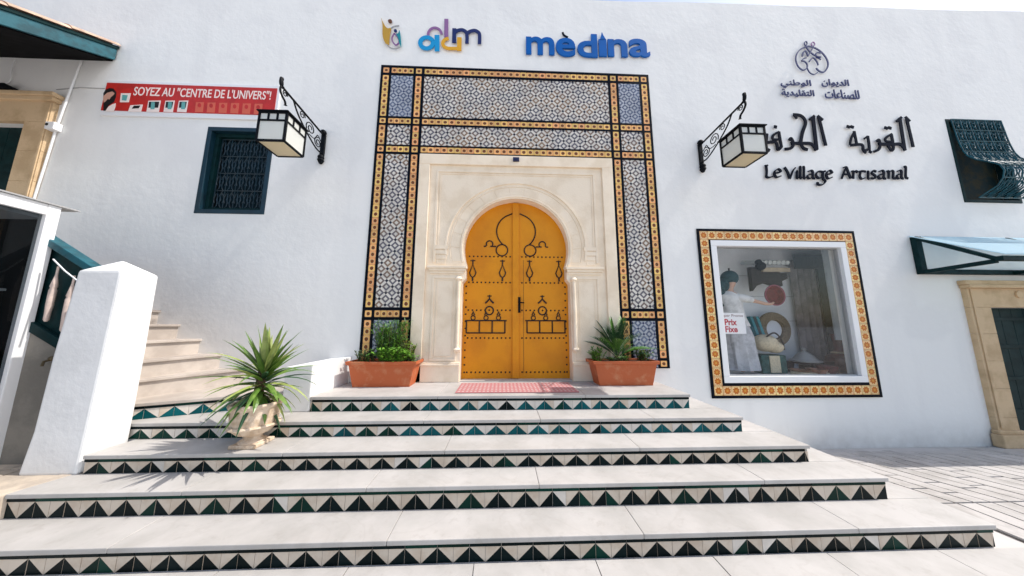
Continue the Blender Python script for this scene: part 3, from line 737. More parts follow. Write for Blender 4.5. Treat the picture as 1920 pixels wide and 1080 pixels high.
s.build('window_frame', [M['white']], parent=sw, bevel=.006)
s = MB(); g0 = .014
for q in ((wx0 + fw, wx1 - fw, wz1 - fw - g0, wz1 - fw), (wx0 + fw, wx1 - fw, wz0 + fw, wz0 + fw + g0), (wx0 + fw, wx0 + fw + g0, wz0 + fw + g0, wz1 - fw - g0), (wx1 - fw - g0, wx1 - fw, wz0 + fw + g0, wz1 - fw - g0)): s.box(q[0], q[1], 3.745, 3.79, q[2], q[3])
s.build('glazing_bead', [M['grey']], parent=sw)
s = MB(); s.box(wx0 + fw + g0, wx1 - fw - g0, 3.766, 3.770, wz0 + fw + g0, wz1 - fw - g0); s.build('pane', [M['glass']], parent=sw)
# niche behind the glass
NX0, NX1, NZ0, NZ1, NY = 2.90, 5.95, .74, 2.86, 4.62
M['niche'] = mat('niche_board', (.86, .88, .90), .7, .08, 2)
s = MB()
s.add([(NX0, 3.942, NZ0), (NX1, 3.942, NZ0), (NX1, NY, NZ0), (NX0, NY, NZ0), (NX0, 3.942, NZ1), (NX1, 3.942, NZ1), (NX1, NY, NZ1), (NX0, NY, NZ1), (NX0, 3.942, 0)], [(0, 1, 2, 3), (4, 7, 6, 5), (0, 3, 7, 4), (1, 5, 6, 2), (3, 2, 6, 7)])
s.add([(5.09, 3.942, NZ0), (NX1, 3.942, NZ0), (NX1, 3.942, NZ1), (5.09, 3.942, NZ1)], [(0, 1, 2, 3)])
s.build('display_niche', [M['niche']], parent=sw)
for zz in (1.55, 1.98, 2.35):
    s = MB(); s.box(NX0 + .01, NX1 - .01, NY - .006, NY - .001, zz, zz + .006); s.build('board_joint', [M['grey']], parent=sw)

# ------------------------------------------------------------------ shuttered window, left
def ring_frame(mb, x0, x1, z0, z1, w_, y0, y1):
    for q in ((x0, x1, z1 - w_, z1), (x0, x1, z0, z0 + w_), (x0, x0 + w_, z0 + w_, z1 - w_), (x1 - w_, x1, z0 + w_, z1 - w_)): mb.box(q[0], q[1], y0, y1, q[2], q[3])
lw = bpy.data.objects.new('grilled_window', None); COL.objects.link(lw); lw.parent = bld
s = MB(); ring_frame(s, -4.239, -3.306, 2.981, 4.284, .06, 3.712, 3.90); s.build('outer_frame', [M['tealpaint']], parent=lw, bevel=.005)
s = MB(); ring_frame(s, -4.179, -3.366, 3.041, 4.224, .05, 3.775, 3.83); s.build('inner_frame', [M['tealdark']], parent=lw, bevel=.004)
s = MB(); s.box(-4.13, -3.41, 3.87, 3.88, 3.09, 4.175); s.build('pane', [mat('dark_pane', (.004, .016, .024), .5, .3, 8, spec=.1)], parent=lw)
def scroll_grille(mb, x0, x1, z0, z1, nx_, nz_, surf, r=.006):
    """wrought-iron grille: uprights, crossbars, pairs of C scrolls in every cell; surf(x, z) gives the point"""
    dx, dz = (x1 - x0) / nx_, (z1 - z0) / nz_
    for i in range(nx_ + 1): mb.tube([surf(x0 + i * dx, z0 + (z1 - z0) * k / 14) for k in range(15)], r, 5)
    for j in range(nz_ + 1): mb.tube([surf(x0 + (x1 - x0) * k / 6, z0 + j * dz) for k in range(7)], r * 1.1, 5)
    for i in range(nx_):
        for j in range(nz_):
            cx, cz = x0 + (i + .5) * dx, z0 + (j + .5) * dz
            for sg in (-1, 1):
                pts = []
                for k in range(13):
                    a = math.radians(-60 + k * 30); rr = .46 - .026 * k
                    pts.append(surf(cx + sg * (dx * .5 - dx * rr * (1 - .0) * abs(math.cos(a / 2)) * .9), cz + dz * .45 * math.sin(a) * (1 - k * .05)))
                mb.tube(pts, r * .75, 4)
            mb.tube([surf(cx + dx * .22 * math.cos(t * math.pi / 4), cz + dz * .16 * math.sin(t * math.pi / 4)) for t in range(8)], r * .7, 4, closed=True)
            mb.tube([surf(cx - dx * .3, cz - dz * .5), surf(cx, cz - dz * .18), surf(cx + dx * .3, cz - dz * .5)], r * .7, 4)
            mb.tube([surf(cx - dx * .3, cz + dz * .5), surf(cx, cz + dz * .18), surf(cx + dx * .3, cz + dz * .5)], r * .7, 4)
s = MB(); scroll_grille(s, -4.118, -3.427, 3.102, 4.163, 5, 4, lambda x, z: (x, 3.82, z), .0065)
s.build('iron_grille', [mat('blue_black_iron', (.008, .03, .045), .35, .3, 10)], parent=lw)

# right window with bellied grille
rw = bpy.data.objects.new('bellied_grille_window', None); COL.objects.link(rw); rw.parent = bld
s = MB(); ring_frame(s, 7.146, 8.109, 3.371, 4.789, .045, 3.712, 3.84); s.build('window_frame', [M['tealdark']], parent=rw, bevel=.004)
s = MB(); s.box(7.198, 8.057, 3.84, 3.85, 3.42, 4.74); s.build('pane', [mat('dark_pane_right', (.005, .016, .018), .6, .5, 6, spec=.08, col2=(.03, .028, .014))], parent=rw)
prof = [(3.375, .03), (3.42, .16), (3.50, .27), (3.60, .33), (3.70, .35), (3.80, .325), (3.88, .26), (3.96, .17), (4.06, .10), (4.2, .06), (4.4, .04), (4.79, .02)]
def belly(z):
    for (za, ua), (zb_, ub) in zip(prof, prof[1:]):
        if za <= z <= zb_: 
            t = (z - za) / (zb_ - za); return ua + (ub - ua) * t
    return .03
s = MB(); scroll_grille(s, 7.20, 8.06, 3.40, 4.77, 6, 7, lambda x, z: (x, 3.715 - belly(z), z), .0088)
M['grille_teal'] = mat('teal_iron', (.008, .075, .10), .45, .35, 14, spec=.3)
s.build('iron_grille', [M['grille_teal']], parent=rw)
# ------------------------------------------------------------------ stone-framed doors
def stone_door(name, lx0, lx1, oz0, oz1, fr, fz, side, planks_x0):
    d = bpy.data.objects.new(name, None); COL.objects.link(d); d.parent = bld
    return d
rd = stone_door('plank_door', 0, 0, 0, 0, 0, 0, 0, 0)
zg = GZ + .02
for q, nm in (((6.755, 7.07, zg, 1.74), 'jamb_stone'), ((8.0, 8.31, zg, 1.74), 'jamb_stone')):
    nb = 5
    for k in range(nb):
        za, zb_ = q[2] + (q[3] - q[2]) * k / nb, q[2] + (q[3] - q[2]) * (k + 1) / nb
        s = MB(); s.box(q[0], q[1], 3.665, 3.76, za + .001, zb_ - .001); s.build('jamb_stone', [M['sandstone']], parent=rd, bevel=.005)
s = MB(); s.box(6.755, 8.31, 3.665, 3.76, 1.741, 2.02); s.build('lintel', [M['sandstone']], parent=rd, bevel=.006)
s = MB(); s.box(6.735, 8.33, 3.62, 3.72, 2.02, 2.07); s.box(6.72, 8.345, 3.64, 3.72, 2.071, 2.135); s.build('cornice', [M['sandstone']], parent=rd, bevel=.01)
for X in (6.79, 8.22): 
    s = MB(); s.box(X, X + .04, 3.652, 3.664, .1, 2.0); s.build('jamb_moulding', [M['sandstone']], parent=rd, bevel=.004)
s = MB(); s.box(6.70, 7.11, 3.61, 3.71, zg, .02); s.box(6.72, 7.09, 3.635, 3.71, .021, .07); s.build('plinth', [M['sandstone']], parent=rd, bevel=.012)
s = MB(); s.disc(7.53, 1.93, .05, 3.665, .02, 12); s.build('rosette', [M['sandstone']], parent=rd, bevel=.004)
for k in range(5):
    s = MB(); s.box(7.07 + k * .186 + .002, 7.07 + (k + 1) * .186 - .002, 3.80, 3.84, zg, 1.739); s.build('plank', [M['tealdark']], parent=rd, bevel=.004)
for z in (.25, .7, 1.15, 1.55):
    s = MB(); s.box(7.075, 7.99, 3.785, 3.799, z, z + .05); s.build('rail', [M['tealdark']], parent=rd, bevel=.003)

ud = stone_door('upper_door', 0, 0, 0, 0, 0, 0, 0, 0)
for k in range(6):
    za, zb_ = 1.62 + 2.63 * k / 6, 1.62 + 2.63 * (k + 1) / 6
    s = MB(); s.box(-6.635, -6.32, 3.665, 3.76, za + .001, zb_ - .001); s.build('jamb_stone', [M['sandstone']], parent=ud, bevel=.005)
    s = MB(); s.box(-7.76, -7.45, 3.665, 3.76, za + .001, zb_ - .001); s.build('jamb_stone', [M['sandstone']], parent=ud, bevel=.005)
s = MB(); s.box(-7.76, -6.32, 3.665, 3.76, 4.251, 4.56); s.build('lintel', [M['sandstone']], parent=ud, bevel=.006)
s = MB(); s.box(-7.79, -6.29, 3.63, 3.72, 4.561, 4.62); s.box(-7.81, -6.27, 3.61, 3.72, 4.621, 4.68); s.build('cornice', [M['sandstone']], parent=ud, bevel=.01)
s = MB(); s.box(-6.36, -6.33, 3.652, 3.664, 1.7, 4.53); s.build('jamb_moulding', [M['sandstone']], parent=ud, bevel=.004)
for k in range(4):
    s = MB(); s.box(-7.449 + k * .2035 + .002, -7.449 + (k + 1) * .2035 - .002, 3.80, 3.84, 1.62, 4.249); s.build('plank', [M['tealdark']], parent=ud, bevel=.005)
s = MB(); s.box(-7.44, -6.65, 3.785, 3.799, 3.55, 3.60); s.build('rail', [M['tealdark']], parent=ud, bevel=.003)

# ------------------------------------------------------------------ canopy over the upper door
cn = thing('tiled_canopy', 'dark timber lean-to canopy with teal fascia and roof tiles above the upper door', 'canopy')
sl_ = .56
def cz(y, up=0): return 5.295 - sl_ * (3.72 - y) + up
s = MB(); s.prism([(-5.745, 3.72, cz(3.72)), (-5.745, 1.6, cz(1.6)), (-5.745, 1.6, cz(1.6, .12)), (-5.745, 3.72, cz(3.72, .12))], (-6, 0, 0)); s.build('soffit', [mat('black_timber', (.003, .003, .004), .9, .3, 8, spec=.1)], parent=cn)
s = MB(); s.prism([(-5.70, 3.71, cz(3.71, .02)), (-5.70, 1.6, cz(1.6, .02)), (-5.70, 1.6, cz(1.6, .20)), (-5.70, 3.71, cz(3.71, .20))], (-.044, 0, 0)); s.build('fascia', [M['teallight']], parent=cn, bevel=.005)
s = MB(); s.prism([(-5.685, 3.715, cz(3.71, .202)), (-5.685, 1.6, cz(1.6, .202)), (-5.685, 1.6, cz(1.6, .25)), (-5.685, 3.715, cz(3.71, .25))], (-.09, 0, 0)); s.build('drip_board', [M['tealdark']], parent=cn, bevel=.004)
s = MB()
th = [(math.pi * j / 6) for j in range(7)]
s.add([(x_, y_, .045 * math.sin(t) + (.0 if y_ else .006)) for y_ in (0, .24) for x_, t in [(.07 * math.cos(t), t) for t in th]] + [(x_, y_, .033 * math.sin(t)) for y_ in (0, .24) for x_, t in [(.057 * math.cos(t), t) for t in th]],
      [(i, i + 1, i + 8, i + 7) for i in range(6)] + [(i + 14, i + 21, i + 22, i + 15) for i in range(6)] + [(i, i + 14, i + 15, i + 1) for i in range(6)] + [(i + 7, i + 8, i + 22, i + 21) for i in range(6)])
rtm = s.mesh('roof_tile', [mat('pale_roof_tile', (.55, .38, .28), .8, .3, 6, rnd=.15)])
for i in range(9):
    for j in range(9):
        y = 3.5 - j * .215
        o = link('roof_tile', rtm, cn, (-5.73 - i * .15, y, cz(y, .255 + .008 * (j % 2)))); o.rotation_euler = (math.atan(sl_), 0, 0)

# conduit with junction box, lamp under the canopy
cdt = thing('conduit', 'thin white conduit with a junction box running down beside the upper door', 'pipe')
p = [at(152, 115, 3.70), at(128, 180, 3.70), at(106, 240, 3.70), at(84, 310, 3.70), at(64, 372, 3.70), at(40, 440, 3.70)]
s = MB(); s.tube(p, .012, 8); s.build('pipe', [M['white']], parent=cdt, smooth=True)
s = MB(); q = at(105, 240, 3.70); s.box(q.x - .06, q.x + .06, 3.64, 3.72, q.z - .055, q.z + .055); s.build('junction_box', [M['white']], parent=cdt, bevel=.01)
s = MB(); s.disc(q.x - .03, q.z + .01, .02, 3.64, .004, 10); s.build('knockout', [M['dark']], parent=cdt)
s = MB(); s.tube([at(106, 168, 3.712), at(150, 164, 3.712), at(196, 166, 3.712)], .006, 5); s.build('wire', [M['grey']], parent=cdt)
lm = thing('bulkhead_lamp', 'small black lamp on a drooping cable under the canopy', 'lamp')
q = at(4, 161, 3.62); s = MB(); s.box(q.x - .35, q.x + .05, 3.60, 3.72, q.z - .035, q.z + .035); s.build('lamp_body', [M['iron']], parent=lm, bevel=.01)
s = MB(); s.tube(smoothline([at(10, 158, 3.70), at(20, 148, 3.70), at(22, 128, 3.70), at(28, 112, 3.70)]), .009, 6); s.build('cable', [M['white']], parent=lm)

# ------------------------------------------------------------------ awning over the right door
aw = thing('glass_awning', 'dark teal framed awning with translucent sheet above the right hand door', 'awning')
X0, X1 = 6.12, 9.4; zt_, zb_ = 2.79, 2.225; yf_ = 3.04; zf_ = 2.30
s = MB(); s.box(X0, X0 + .09, 3.66, 3.718, zb_, zt_); s.build('wall_post', [M['tealdark']], parent=aw, bevel=.004)
s = MB(); s.box(X0 + .09, X1, 3.66, 3.718, zb_, zb_ + .07); s.build('wall_rail', [M['tealdark']], parent=aw, bevel=.004)
s = MB(); s.box(X0, X1, yf_ - .03, yf_ + .03, zf_ - .03, zf_ + .03); s.build('front_rail', [M['tealdark']], parent=aw, bevel=.004)
for X in (X0, 7.55, 8.9):
    s = MB(); s.prism([(X, 3.66, zt_ - .06), (X, 3.66, zt_), (X, yf_ + .03, zf_ + .03), (X, yf_ + .03, zf_ - .02)], (.05, 0, 0)); s.build('rafter', [M['tealdark']], parent=aw)
    s = MB(); s.prism([(X, 3.66, zb_ + .0), (X, 3.66, zb_ + .05), (X, yf_ + .03, zf_ + .0), (X, yf_ + .03, zf_ - .05)], (.05, 0, 0)); s.build('strut', [M['tealdark']], parent=aw)
s = MB(); s.prism([(X0 - .03, 3.70, zt_ + .006), (X0 - .03, yf_ - .06, zf_ + .037), (X0 - .03, yf_ - .06, zf_ + .047), (X0 - .03, 3.70, zt_ + .016)], (X1 - X0, 0, 0)); s.build('roof_sheet', [M['poly']], parent=aw)

# ------------------------------------------------------------------ wall lanterns
def spiral(cy, cz_, r, a0, turns, sg=1, n=18, cx=0):
    return [(cx, cy + r * (1 - .75 * k / n) * math.cos(a0 + sg * turns * 2 * math.pi * k / n), cz_ + r * (1 - .75 * k / n) * math.sin(a0 + sg * turns * 2 * math.pi * k / n)) for k in range(n + 1)]
def lantern(loc, label):
    t = thing('wall_lantern', label, 'lantern', 'iron lanterns on the facade', loc)
    # local: origin on the wall at the plate's foot; -y towards the street
    s = MB(); s.box(-.03, .03, -.03, 0, .06, .40); s.build('wall_plate', [M['iron']], parent=t, bevel=.008)
    s = MB(); s.ball((0, -.03, .425), .04, 8); s.ball((0, -.03, .035), .042, 8); s.lathe([(.02, -.05), (.045, 0), (.02, .05)], (0, -.03, -.01), 8); s.build('finial', [M['iron']], parent=t, smooth=True)
    s = MB(); s.tube([(0, -.02, .385), (0, -.76, .435)], .013, 6)
    s.tube(smoothline([(0, -.76, .435), (0, -.79, .45), (0, -.80, .50), (0, -.795, .54)]), [.016] * 6 + [.022] * 6 + [.02] * 6 + [.004], 6)
    s.tube(smoothline([(0, -.02, .10), (0, -.14, .10), (0, -.30, .17), (0, -.46, .27), (0, -.54, .34), (0, -.60, .42)]), .010, 6)
    s.tube(smoothline([(0, -.79, .45), (0, -.80, .38), (0, -.765, .33), (0, -.72, .30), (0, -.705, .26)]), [.012] * 24 + [.02], 6)
    s.build('arm', [M['iron']], parent=t, smooth=True)
    s = MB()
    s.tube(spiral(-.12, .20, .075, math.pi * .5, 1.6), .007, 5); s.tube(spiral(-.28, .29, .085, math.pi * 1.2, 1.6, -1), .007, 5)
    s.tube(spiral(-.44, .355, .05, 0, 1.5), .006, 5); s.tube(spiral(-.73, .39, .04, 0, 1.5), .006, 5); s.tube([(0, -.07, .26), (0, -.03, .26)], .006, 5)
    s.tube(smoothline([(0, -.07, .26), (0, -.14, .30), (0, -.17, .23), (0, -.22, .20), (0, -.30, .20)]), .006, 5)
    s.build('scrollwork', [M['iron']], parent=t, smooth=True)['kind'] = 'stuff'
    bx, ya, yb, za, zb_ = .148, -.84, -.55, -.295, .045
    s = MB(); r = .011
    for sx in (-1, 1):
        for y in (ya, yb): s.box(sx * bx - r, sx * bx + r, y - r, y + r, za, zb_)
    for z in (za, zb_ - .095, zb_):
        for y in (ya, yb): s.box(-bx, bx, y - r * .9, y + r * .9, z - r * .9, z + r * .9)
        for sx in (-1, 1): s.box(sx * bx - r * .9, sx * bx + r * .9, ya, yb, z - r * .9, z + r * .9)
    for k in (1, 2):
        for y in (ya, yb): X = -bx + 2 * bx * k / 3; s.box(X - .011, X + .011, y - .007, y + .007, zb_ - .095, zb_)
        for sx in (-1, 1): Y = ya + (yb - ya) * k / 3; s.box(sx * bx - .007, sx * bx + .007, Y - .011, Y + .011, zb_ - .095, zb_)
    s.build('cage', [M['iron']], parent=t)
    s = MB(); s.box(-bx - .025, bx + .025, ya - .025, yb + .025, zb_ + .010, zb_ + .022)
    s.add([(-.10, ya + .05, zb_ + .022), (.10, ya + .05, zb_ + .022), (.10, yb - .05, zb_ + .022), (-.10, yb - .05, zb_ + .022), (0, (ya + yb) / 2, zb_ + .08)], [(0, 1, 4), (1, 2, 4), (2, 3, 4), (3, 0, 4)])
    s.build('lid', [M['iron']], parent=t)
    g = .009
    for nm, q in (('front', (-bx + g, bx - g, ya - .002, ya + .002)), ('back', (-bx + g, bx - g, yb - .002, yb + .002)), ('l', (-bx - .002, -bx + .002, ya + g, yb - g)), ('r', (bx - .002, bx + .002, ya + g, yb - g))):
        s = MB(); s.box(*q, za + g, zb_ - g); s.build('pane', [M['frost']], parent=t)
    s = MB(); s.box(-bx + g, bx - g, ya + g, yb - g, za - .004, za + .0); s.build('bottom_pane', [M['frost_warm']], parent=t)
    return t
lantern((-2.60, 3.72, 3.80), 'black iron lantern on a scroll bracket beside the red banner')
lantern((3.005, 3.72, 3.81), 'black iron lantern on a scroll bracket beside the large arabic lettering')

# ------------------------------------------------------------------ lettering
LY = 3.70          # back of the letters, a little off the wall
def zoomer(ox, oy, k, Y=LY):
    return lambda p: (lambda v: (v.x, v.z))(at(ox + p[0] / k, oy + p[1] / k, Y))
def wid(k, Y=LY): return Y / F / k * 1.03
M['ink'] = mat('black_letter', (.002, .004, .012), .5, spec=.04)
M['blue'] = mat('blue_letter', (.0, .105, .40), .4, .1, 3, spec=.15)
M['navy'] = mat('navy_letter', (.004, .012, .10), .3); M['cyan'] = mat('cyan_letter', (.0, .28, .58), .35); M['orange'] = mat('orange_letter', (.72, .36, .005), .35)
M['purple'] = mat('purple_letter', (.26, .12, .28), .35); M['gold'] = mat('gold_letter', (.50, .28, .02), .4); M['tealp'] = mat('teal_letter', (.0, .22, .26), .35)
def stroke(parent, Zf, k, pts, w_, m, name='stroke', smooth=True, nib=None, idx=[0], d=.011):
    P = [Zf(p) for p in pts]
    if smooth and len(P) > 2: P = [(v.x, v.y) for v in smoothline([Vector((a, b_)) for a, b_ in P], 5)]
    idx[0] += 1; off = (idx[0] % 23) * .0004
    s = MB(); s.ribbon(P, w_ * wid(k), LY - off, d, nib=nib); return s.build(name, [m], parent=parent)
def txt_mesh(ch, offset=0, extrude=.012):
    c = bpy.data.curves.new('t', 'FONT'); c.body = ch; c.extrude = extrude; c.offset = offset; c.resolution_u = 5
    o = bpy.data.objects.new('t', c); COL.objects.link(o); dg = bpy.context.evaluated_depsgraph_get(); dg.update()
    me = bpy.data.meshes.new_from_object(o.evaluated_get(dg)); bpy.data.objects.remove(o); bpy.data.curves.remove(c)
    return me
def put_text(ch, parent, x0, x1, z0, z1, Y, m, name='letter', offset=0, ext=.012):
    me = txt_mesh(ch, offset, ext); xs_ = [v.co.x for v in me.vertices]; zs_ = [v.co.y for v in me.vertices]
    sx, sz = (x1 - x0) / (max(xs_) - min(xs_)), (z1 - z0) / (max(zs_) - min(zs_)); mx, mz = min(xs_), min(zs_)
    for v in me.vertices: v.co = (x0 + (v.co.x - mx) * sx, Y - v.co.z, z0 + (v.co.y - mz) * sz)
    me.materials.clear(); me.materials.append(m); me.name = name; me.update()
    for p_ in me.polygons: p_.material_index = 0
    return link(name, me, parent)
# medina
sg = thing('medina_sign', 'thick blue letters reading mèdina above the tiled portal', 'sign')
zf = zoomer(975, 50, 7.68)
for ch, a_, b_, c_, d_ in (('m', 85, 490, 175, 405), ('e', 515, 790, 188, 435), ('d', 825, 1100, 130, 445), ('ı', 1135, 1235, 205, 440), ('n', 1265, 1530, 205, 440), ('a', 1570, 1850, 202, 442)):
    (xa, za), (xb, zb_) = zf((a_, d_)), zf((b_, c_)); put_text(ch, sg, xa, xb, za, zb_, LY - .012, M['blue'], offset=.022 if ch != 'ı' else .0)
a_, b_, c_ = zf((1140, 210)), zf((1232, 210)), zf((1172, 98)); s = MB(); s.prism([(a_[0], LY, a_[1]), (b_[0], LY, b_[1]), ((b_[0] * .35 + c_[0] * .65), LY, c_[1] * .55 + b_[1] * .45), (c_[0], LY, c_[1]), ((a_[0] * .35 + c_[0] * .65), LY, c_[1] * .55 + a_[1] * .45)], (0, -.024, 0)); s.build('minaret_tip', [M['blue']], parent=sg)
stroke(sg, zf, 7.68, [(612, 88), (632, 130), (688, 162)], [14 * wid(7.68) / wid(7.68)] and 30, M['ink'], 'accent')
# adm logo
ad = thing('adm_logo', 'overlapping coloured letters with a dark blue m above the portal', 'sign')
zf = zoomer(705, 30, 9.143); kk = 9.143
arc = lambda cx, cy, rx, ry, a0, a1, n=12: [(cx + rx * math.cos(math.radians(a0 + (a1 - a0) * i / n)), cy + ry * math.sin(math.radians(a0 + (a1 - a0) * i / n))) for i in range(n + 1)]
stroke(ad, zf, kk, arc(1010, 330, 115, 120, 170, 355), 46, M['purple'], 'letter_d', False); stroke(ad, zf, kk, [(1208, 62), (1205, 370)], 76, M['purple'], 'letter_d', False)
stroke(ad, zf, kk, arc(870, 470, 110, 95, -20, 340, 20), 80, M['cyan'], 'letter_a', False); stroke(ad, zf, kk, [(1048, 338), (1050, 610)], 90, M['cyan'], 'letter_a', False)
stroke(ad, zf, kk, arc(1260, 480, 115, 85, -95, -275, 14) + [(1400, 568)], 62, M['orange'], 'letter_c', False); stroke(ad, zf, kk, [(1432, 378), (1428, 605)], 84, M['orange'], 'letter_c', False)
stroke(ad, zf, kk, [(1345, 225), (1340, 470)], 76, M['navy'], 'letter_m', False); stroke(ad, zf, kk, [(1345, 300), (1400, 262), (1480, 250), (1545, 290), (1562, 360), (1560, 482)], 66, M['navy'], 'letter_m')
stroke(ad, zf, kk, [(1560, 310), (1620, 275), (1700, 262), (1765, 305), (1777, 370), (1775, 490)], 66, M['navy'], 'letter_m')
fg = thing('figure_logo', 'gold and teal logo of two stylised figures, leftmost above the portal', 'sign')
def blob(parent, zf, pts, m, name, d=.016, Y=LY, off=0):
    P = smoothline([Vector(zf(p)) for p in pts], 4, True); s = MB(); s.prism([(v.x, Y - off, v.y) for v in P], (0, -d, 0)); return s.build(name, [m], parent=parent)
blob(fg, zf, [(95, 48), (130, 130), (195, 225), (262, 222), (245, 300), (232, 420), (215, 505), (150, 450), (118, 330), (118, 170)], M['gold'], 'gold_figure')
s = MB(); q = zf((245, 100)); s.disc(q[0], q[1], .030, LY, .016, 14); s.build('head', [mat('brown_letter', (.12, .04, .01), .4)], parent=fg)
s = MB(); q = zf((338, 268)); s.disc(q[0], q[1], .024, LY - .003, .016, 14); s.build('head', [M['navy']], parent=fg)
stroke(fg, zf, kk, [(250, 235), (310, 195), (405, 178)], 20, M['grey'], 'arm'); stroke(fg, zf, kk, [(190, 500), (250, 555), (330, 572), (420, 545)], 16, M['grey'], 'base_curve')
blob(fg, zf, [(408, 262), (428, 380), (435, 545), (405, 480), (385, 400), (352, 325), (385, 320)], M['tealp'], 'teal_figure', off=.002)
stroke(fg, zf, kk, [(318, 310), (280, 390), (295, 460), (350, 512), (400, 455), (375, 380), (322, 312)], 22, M['purple'], 'drop')
# small arabic office name with emblem
em = thing('office_emblem', 'thin lined round emblem above two rows of small arabic words', 'sign')
zf = zoomer(1455, 70, 8.64); kk = 8.64
for P, w_ in (([(490, 165), (400, 195), (330, 270), (308, 370), (345, 480), (425, 542), (485, 510), (492, 455), (455, 405), (400, 392)], 20), ([(455, 160), (540, 160), (640, 195), (740, 270), (815, 380), (825, 480), (765, 572), (690, 560), (635, 508)], 24),
              ([(470, 150), (515, 225), (590, 290), (650, 320), (715, 330)], 22), ([(595, 150), (560, 220), (530, 275), (495, 320)], 16), ([(490, 510), (530, 580), (600, 615), (660, 580)], 14),
              ([(410, 320), (430, 255), (470, 240), (505, 320)], 26), ([(630, 310), (640, 265), (720, 265)], 20), ([(520, 410), (580, 345), (640, 400), (668, 465)], 20), ([(480, 345), (430, 360), (395, 395)], 16), ([(640, 330), (690, 345), (720, 370)], 18)):
    stroke(em, zf, kk, P, w_, M['navy'], 'emblem_line')
stroke(em, zf, kk, arc(475, 105, 22, 32, 0, 360, 10), 14, M['navy'], 'emblem_line', False); stroke(em, zf, kk, arc(592, 118, 27, 34, 0, 360, 10), 14, M['purple'], 'emblem_line', False)
FORMS = {}
def ar(word):
    base = {'ا': (0xFE8D, 2), 'ل': (0xFEDD, 4), 'د': (0xFEA9, 2), 'ي': (0xFEF1, 4), 'و': (0xFEED, 2), 'ن': (0xFEE5, 4), 'ط': (0xFEC1, 4), 'ص': (0xFEB9, 4), 'ع': (0xFEC9, 4), 'ت': (0xFE95, 4), 'ق': (0xFED5, 4), 'ة': (0xFE93, 2)}
    out = []
    for i, ch in enumerate(word):
        c, n = base[ch]; prev = i > 0 and base[word[i - 1]][1] == 4; nxt = i < len(word) - 1 and n == 4
        out.append(chr(c + (3 if (prev and nxt) else 1 if prev else 2 if nxt else 0)) if n == 4 else chr(c + (1 if prev else 0)))
    return ''.join(out[::-1])
for word, a_, b_, c_, d_, m_ in (('الوطني', 80, 550, 700, 825, 'purple'), ('الديوان', 740, 1160, 695, 805, 'purple'), ('التقليدية', 95, 600, 860, 965, 'navy'), ('للصناعات', 795, 1325, 865, 990, 'navy')):
    (xa, za), (xb, zb_) = zf((a_, d_)), zf((b_, c_)); put_text(ar(word), em, xa, xb, za, zb_, LY - .006, M['navy'], 'small_word', offset=.008, ext=.006)
# big arabic title, written with a broad nib
at_ = thing('arabic_title', 'large black arabic calligraphy above the line Le Village Artisanal', 'sign')
zf = zoomer(1420, 205, 6.4); kk = 6.4
AR = [([(1783, 118), (1862, 455)], 34), ([(1766, 92), (1822, 150)], 30), ([(1700, 110), (1758, 480)], 38), ([(1660, 152), (1722, 98)], 30), ([(1768, 500), (1708, 425), (1600, 425), (1440, 420)], 36),
      ([(1596, 300), (1615, 400), (1622, 470)], 32), ([(1625, 470), (1598, 500), (1555, 432)], 30), ([(1604, 300), (1535, 345), (1530, 385), (1600, 395)], 26), ([(1515, 222), (1552, 236)], 34), ([(1558, 222), (1596, 236)], 34),
      ([(1420, 392), (1446, 372), (1462, 425), (1445, 485), (1385, 515)], 30), ([(1312, 325), (1328, 430), (1332, 500)], 30), ([(1270, 360), (1312, 330)], 20), ([(1332, 480), (1262, 500), (1240, 430), (1105, 438)], 32),
      ([(1148, 268), (1165, 350), (1182, 440)], 30), ([(1150, 285), (1110, 365), (1100, 432)], 26), ([(1262, 510), (1292, 528)], 30), ([(1325, 508), (1356, 526)], 30), ([(1060, 210), (1098, 224)], 34), ([(1104, 212), (1142, 226)], 34),
      ([(732, 100), (815, 438)], 36), ([(716, 80), (782, 132)], 30), ([(662, 95), (706, 485)], 42), ([(618, 128), (680, 80)], 30), ([(700, 500), (645, 420), (520, 412), (395, 412)], 36),
      ([(425, 68), (520, 84), (572, 160), (535, 285), (516, 400), (540, 462), (598, 490)], 36), ([(470, 118), (430, 70)], 24), ([(378, 378), (398, 352), (425, 412), (400, 468), (322, 482)], 32),
      ([(250, 272), (268, 380), (282, 455)], 32), ([(285, 445), (240, 488), (212, 400), (80, 408)], 34), ([(255, 275), (185, 315), (182, 365), (262, 365)], 28), ([(192, 212), (226, 220)], 36),
      ([(108, 300), (100, 380), (82, 420)], 30), ([(70, 338), (112, 300)], 20), ([(20, 232), (48, 380), (92, 470), (142, 500)], 34), ([(-30, 235), (78, 232)], 26), ([(-120, 420), (60, 418)], 30), ([(-115, 290), (-95, 430)], 28)]
for P, w_ in AR: stroke(at_, zf, kk, P, w_ * 1.12, M['ink'], 'pen_stroke', smooth=len(P) > 2 and w_ < 60)
